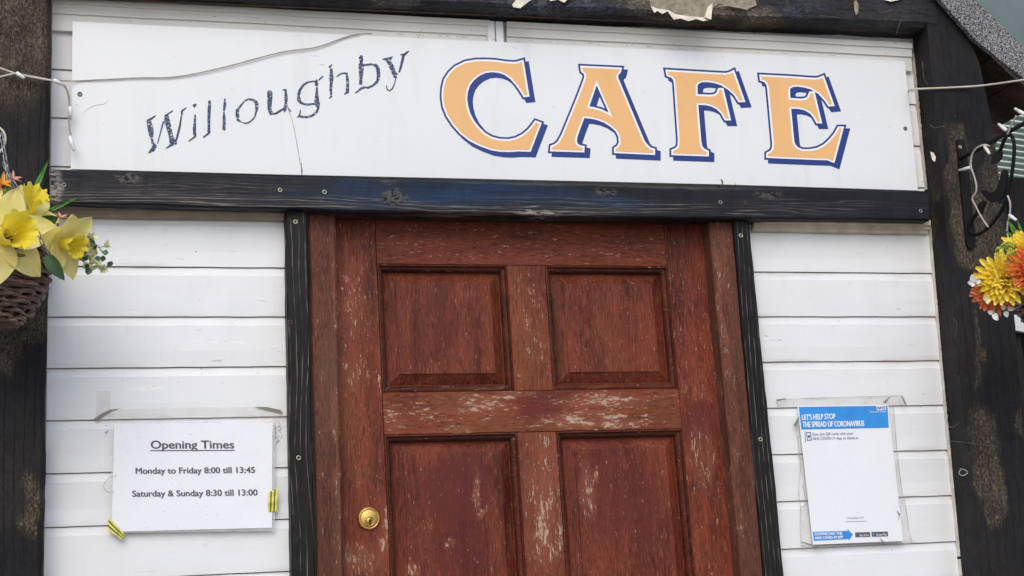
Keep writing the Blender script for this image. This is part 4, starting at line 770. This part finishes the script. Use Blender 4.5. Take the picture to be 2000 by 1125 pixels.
def basket(name, label, C, R, H, hook):
    t = thing(name, label, 'hanging basket', C-Vector((0, 0, H)), 'hanging baskets of artificial flowers'); mb = MB(); rnd = random.Random(int(abs(C.x)*1000)); rows = 17; ns = 18
    for i in range(rows):
        f = i/(rows-1); z = C.z-H*f; r = R*(1-.10*f-.42*f**3); ph = i*math.pi; pts = []
        for k in range(ns*4+1):
            th = 2*math.pi*k/(ns*4); rr = r+.0042*math.cos(ns/2*th*1.0+ph)+.0015*rnd.uniform(-1, 1); pts.append(C+Vector((rr*math.cos(th), rr*math.sin(th), z-C.z+.0012*math.sin(th*3+i*1.7)+.0007*rnd.uniform(-1, 1))))
        q = rnd.uniform(.0033, .0044); mb.tube(pts, q, 7, 0, True, lambda u, q=q, i=i: q*(1+.22*math.sin(u*40+i*3)))
    for k in range(ns):
        th = 2*math.pi*(k+.5)/ns; mb.tube([C+Vector(((R*(1-.10*f-.42*f**3))*math.cos(th), (R*(1-.10*f-.42*f**3))*math.sin(th), -H*f)) for f in [j/10 for j in range(11)]], .0022, 6)
    r = R*.98
    for q in range(3): mb.tube([C+Vector(((r+.006*math.cos(th*6+q*2.1))*math.cos(th), (r+.006*math.cos(th*6+q*2.1))*math.sin(th), .004+.006*math.sin(th*6+q*2.1))) for th in [2*math.pi*k/72 for k in range(73)]], .0048, 7)
    rb = R*.48; mb.loft([[C+Vector((rb*math.cos(2*math.pi*k/20), rb*math.sin(2*math.pi*k/20), z-H)) for k in range(20)] for z in (-.004, .004)], 0)
    mb.build('wicker_bowl', M_WICK, t)
    mb = MB(); mb.lathe(C, (0, 0, 1), [(-.02, R*.92), (-.012, R*.7), (.012, R*.3), (.018, .001)], 24); mb.build('moss_lining', plain('dark_moss', (.022, .028, .012), .95, var=.5, scale=90, bump=1), t)
    for th in (-1.05, 1.0, 3.1):
        e = C+Vector((R*math.cos(th), R*math.sin(th), .0)); chain(t, hook, e)
    return t
def chain(par, a, b, link=.020):
    mb = MB(); n = max(3, int((b-a).length/link)); d = (b-a)/n; u = d.normalized(); s1 = u.orthogonal().normalized(); s2 = u.cross(s1)
    for i in range(n):
        c = a+d*(i+.5); s = s1 if i % 2 else s2; h = d.length*.62; w_ = .0032
        mb.tube([c+u*(h*math.cos(q))+s*(w_*math.sin(q)) for q in [2*math.pi*k/12 for k in range(13)]], .0011, 5)
    mb.build('chain', M_WIRE, par)
def flower_frame(n): 
    n = Vector(n).normalized(); a = n.orthogonal().normalized(); return n, a, n.cross(a)
def daffodil(par, c, n, L, rot=0., open_=.15, tr=1.0):
    n, a, b = flower_frame(n); f = bpy.data.objects.new('daffodil', None); COL.objects.link(f); f.parent = par; mb = MB()
    for k in range(6):
        q = rot+k*math.pi/3; d = a*math.cos(q)+b*math.sin(q); mb.petal(c+d*L*.08-n*(.004*(k % 2)), d+n*open_, n, L*random.uniform(.93, 1.06), L*.70, random.uniform(-.25, .25), random.uniform(.1, .35), 0, nl=9, nw=7, shape=lambda t: (math.sin(math.pi*min(1, t*.93+.07)**.75)**.7))
    mb.build('petals', M_CREAM, f); mb = MB(); rings = []; N = 40; r0 = L*.20*tr
    for i in range(9):
        t = i/8; rr = r0*(.85+.45*t+.60*t**4); fr = t**3
        rings.append([c+n*(L*.75*t*tr+fr*.004*math.sin(k*2*math.pi/N*9+rot))+(a*math.cos(2*math.pi*k/N)+b*math.sin(2*math.pi*k/N))*(rr*(1+.09*fr*math.sin(k*2*math.pi/N*10+i*.3)+.06*fr*math.sin(k*2*math.pi/N*17+2)+.03*math.sin(k*2*math.pi/N*18))) for k in range(N)])
    mb.loft(rings, 0, False, True); mb.tube([c, c+n*L*.45], .0015, 6); 
    for k in range(5):
        q = k*1.256; mb.tube([c, c+n*L*.5+(a*math.cos(q)+b*math.sin(q))*.004], .0011, 5)
    mb.build('trumpet', M_TRUMP, f); return f
def chrys(par, c, n, L, mat, name='chrysanthemum', layers=6, rot=0.):
    n, a, b = flower_frame(n); mb = MB()
    for l in range(layers):
        el = .05+1.2*l/(layers-1); cnt = 22-2*l
        for k in range(cnt):
            q = rot+2*math.pi*(k+.5*(l % 2))/cnt+random.uniform(-.06, .06); d = (a*math.cos(q)+b*math.sin(q))*math.cos(el)+n*math.sin(el); LL = L*(1-.10*l)*random.uniform(.88, 1.08)
            mb.petal(c+d*.004, d, n if l < 4 else a, LL, L*.23, random.uniform(-.1, .5), .8, 0, nl=6, nw=4, shape=lambda t: (.6+.4*t)*(1 if t < .84 else math.sqrt(max(.12, 1-((t-.84)/.17)**2))))
    return mb.build(name, mat, par)
def leaf(par, c, d, n, L, W, mat, bend=.3, name='leaf'): mb = MB(); mb.petal(c, d, n, L, W, bend, .2, 0, nl=9, nw=5); return mb.build(name, mat, par)
# left basket of daffodils (its bracket is out of the picture)
BO = .20; C = P(-18, 496, BO); k = mm(BO)
LB = basket('flower_basket', 'dark wicker hanging basket of pale yellow daffodils on the left', C, 104*k, 128*k, P(2, 262, BO))
toc = lambda c: (CAM-c).normalized()
def at(x, y, o): return P(x, y, o)
daffodil(LB, at(8, 464, BO+.10), toc(C)+Vector((.42, 0, .25)), .082, .62, .05, 1.0)
daffodil(LB, at(121, 474, BO+.05), Vector((.62, -.62, -.30)), .066, .2, .50, .8)
daffodil(LB, at(50, 416, BO+.02), Vector((.35, -.6, .55)), .056, .9, .35, 1.1)
daffodil(LB, at(-30, 420, BO+.06), Vector((-.3, -.8, .4)), .06, .5, .1)
daffodil(LB, at(-60, 470, BO+.10), Vector((-.5, -.8, .1)), .06, .8, .1)
leaf(LB, at(74, 442, BO+.05), Vector((.55, -.1, .25)), toc(C), .038, .024, M_LEAF); leaf(LB, at(14, 412, BO+.06), Vector((.35, 0, .45)), toc(C)+Vector((.6, 0, 0)), .028, .014, M_LEAF); leaf(LB, at(90, 500, BO+.09), Vector((.42, -.02, -.58)), toc(C), .050, .023, M_LEAF, -.2)
leaf(LB, at(54, 402, BO+.02), Vector((.30, 0, .75)), toc(C), .092, .0085, M_GRASS, .1, 'grass_blade'); leaf(LB, at(60, 400, BO+.0), Vector((.18, .1, .6)), toc(C), .05, .006, M_GRASS, .1, 'grass_blade'); leaf(LB, at(90, 414, BO+.0), Vector((.8, 0, .40)), toc(C), .06, .006, M_GRASS, .1, 'grass_blade'); leaf(LB, at(-5, 400, BO+.05), Vector((.5, -.1, .75)), toc(C), .05, .006, M_GRASS, .1, 'grass_blade')
def lily(par, c, n, L, mat, name='small_lily'):
    n, a, b = flower_frame(n); mb = MB()
    for q in range(5): d = (a*math.cos(q*1.257)+b*math.sin(q*1.257))*.8+n; mb.petal(c, d, n, L, L*.3, -.5, .5, 0, nl=6, nw=4)
    mb.tube([c-n*L*.9, c], .0018, 6, 0); return mb.build(name, mat, par)
lily(LB, at(22, 352, BO+.05), Vector((.5, -.5, .6)), .020, M_PINK); lily(LB, at(2, 362, BO+.05), Vector((.3, -.6, .5)), .026, pet('amber_petal', (.80, .30, .02), (.85, .42, .05))); lily(LB, at(117, 428, BO+.02), Vector((.3, -.5, .8)), .016, M_PINK)
def sprig(par, pts, off, nb_, seed, mats, name='flower_sprig'):
    rnd = random.Random(seed); mb = MB(); p = smooth_path([P(x, y, off) for x, y in pts], 6); mb.tube(p, .0011, 5, 0)
    for i in range(nb_):
        q = p[int(len(p)*(.2+.8*i/nb_))-1]+Vector((rnd.uniform(-.009, .009), rnd.uniform(-.008, .008), rnd.uniform(-.009, .009))); d = Vector((rnd.uniform(-.2, 1), rnd.uniform(-.8, .2), rnd.uniform(-.8, .8)))
        mb.tube([p[int(len(p)*(.2+.8*i/nb_))-1], q], .0007, 4, 0)
        if i % 2: 
            n, a, b = flower_frame(d)
            for s in range(5): mb.petal(q, (a*math.cos(s*1.257)+b*math.sin(s*1.257))*.7+n*.8, n, .015, .009, .1, .3, 1, nl=4, nw=3)
        else:
            for s in range(3): mb.petal(q, d+Vector((rnd.uniform(-.6, .6), rnd.uniform(-.5, .5), rnd.uniform(-.6, .6))), toc(q), .011, .0075, .2, .2, 2, nl=5, nw=3)
    return mb.build(name, mats, par)
M_SPL = plain('grey_green_leaf', (.07, .16, .075), .5, var=.3)
sprig(LB, [(138, 480), (165, 470), (188, 478), (200, 494)], BO+.03, 9, 6, [M_STEM, M_BUDS, M_SPL]); sprig(LB, [(120, 470), (145, 462), (160, 455), (172, 470)], BO+.02, 13, 1, [M_STEM, M_BUDS, M_SPL]); sprig(LB, [(130, 490), (155, 490), (175, 498), (190, 512), (210, 530)], BO+.02, 13, 2, [M_STEM, M_BUDS, M_SPL]); sprig(LB, [(135, 500), (155, 505), (170, 520), (176, 535)], BO+.03, 10, 3, [M_STEM, M_BUDS, M_SPL]); sprig(LB, [(140, 470), (158, 478), (172, 482)], BO+.03, 11, 4, [M_STEM, M_BUDS, M_SPL])
# hook of the left chain and its white string
mb = MB(); mb.tube(smooth_path([P(x, y, BO) for x, y in ((-14, 245), (2, 252), (10, 266), (8, 284), (-2, 298), (-16, 305))]), .0022, 7); mb.build('hanging_cord', M_CABLE, LB)
mb = MB()
q = [P(x, y, BO+.06) for x, y in ((6, 318), (14, 330), (26, 352), (34, 375), (42, 395), (54, 408))]; chain(LB, q[0], q[-1], .016); chain(LB, P(72, 448, BO+.10), P(92, 500, BO+.08), .014)
mb.tube(smooth_path([P(x, y, BO+.085) for x, y in ((88, 488), (95, 496), (96, 505), (90, 508), (84, 503))]), .0014, 6); mb.build('wire_hook', M_WIRE, LB)

# right basket
RO = .30; C2 = P(2062, 552, RO); k = mm(RO)
RB = basket('flower_basket', 'dark wicker hanging basket of orange and yellow chrysanthemums on the right', C2, 92*k, 110*k, PX(2066, 206, XB))
chrys(RB, at(1962, 545, RO+.05), Vector((-.75, -.75, .05)), .053, M_YCHR, rot=.3); chrys(RB, at(1945, 565, RO+.02), Vector((-.85, -.4, -.25)), .046, M_OCHR, rot=.7)
chrys(RB, at(2002, 492, RO+.05), Vector((-.5, -.6, .6)), .046, M_YCHR, rot=.1); chrys(RB, at(2014, 528, RO+.09), Vector((-.45, -.85, .1)), .046, M_OCHR); chrys(RB, at(2060, 500, RO+.08), Vector((0, -.7, .7)), .05, M_YCHR); chrys(RB, at(2085, 540, RO+.08), Vector((.4, -.8, .3)), .05, M_OCHR)
mb = MB(); rnd = random.Random(4); c = at(1962, 492, RO+.05)
for i in range(70):
    d = Vector((rnd.gauss(0, 1), rnd.gauss(0, 1), rnd.gauss(0, 1))).normalized(); p = c+Vector((d.x*.020, d.y*.018, d.z*.017+d.x*.008)); mb.ball(p, rnd.uniform(.0018, .0030), 8, 0)
    mb.tube([c, p], .0005, 4, 1)
mb.build('berry_cluster', [M_OLIVE, M_STEM], RB)
for x, y in ((1968, 514), (1978, 505), (1976, 522), (1984, 515)): leaf(RB, at(x, y, RO+.075), Vector((random.uniform(-.4, .4), -.2, .5)), toc(C2), .014, .013, plain('fresh_leaf', (.14, .30, .05), .45, var=.3), .2)
def whites(pts, stem, off=RO+.04):
    mb = MB(); mb.tube(smooth_path([at(x, y, off) for x, y in stem]), .0010, 5, 0)
    for x, y, dx, dz, L in pts:
        mb.petal(at(x, y, off), Vector((dx, -.1, dz)), toc(C2), L, L*.75, .2, .2, 1, nl=6, nw=5)
    mb.build('white_flower', [M_STEM, M_WPET], RB)
whites([(1902, 551, -.2, 1, .016), (1900, 552, -1, .0, .014), (1905, 552, .7, .2, .012), (1901, 553, -.4, -.7, .010)], [(1920, 556), (1902, 552)])
whites([(1938, 612, -.8, .4, .012), (1942, 612, .15, -1, .015), (1942, 616, .5, -.7, .012)], [(1944, 584), (1942, 600), (1941, 614)])
whites([(1930, 584, -1, .1, .014), (1931, 585, -.4, -.8, .012), (1958, 586, .3, .9, .012), (1962, 592, .7, .3, .014), (1960, 596, -.3, -.9, .012), (1968, 602, .8, -.1, .014), (1964, 608, .1, -1, .013)], [(1950, 575), (1958, 588), (1966, 606)])
for x, y, dx, dz in ((1984, 462, -.3, 1), (1992, 460, -.6, .9), (2000, 466, -.2, 1), (1990, 470, -.75, .6)): leaf(RB, at(x, y, RO+.03), Vector((dx, .1, dz)), toc(C2), .04, .005, M_GRASS, .2, 'grass_blade')
# small looped wire left on the right post
mb = MB(); mb.tube(smooth_path([P(x, y, .0745) for x, y in ((1875, 916), (1882, 917), (1890, 922), (1884, 928), (1876, 928), (1873, 922), (1877, 918))]), .0009, 6); mb.build('wire_loop', plain('pale_wire', (.4, .38, .35), .5), POSTR)
for o in list(bpy.data.objects):
    if o.type == 'MESH' and not o.data.polygons: bpy.data.objects.remove(o)
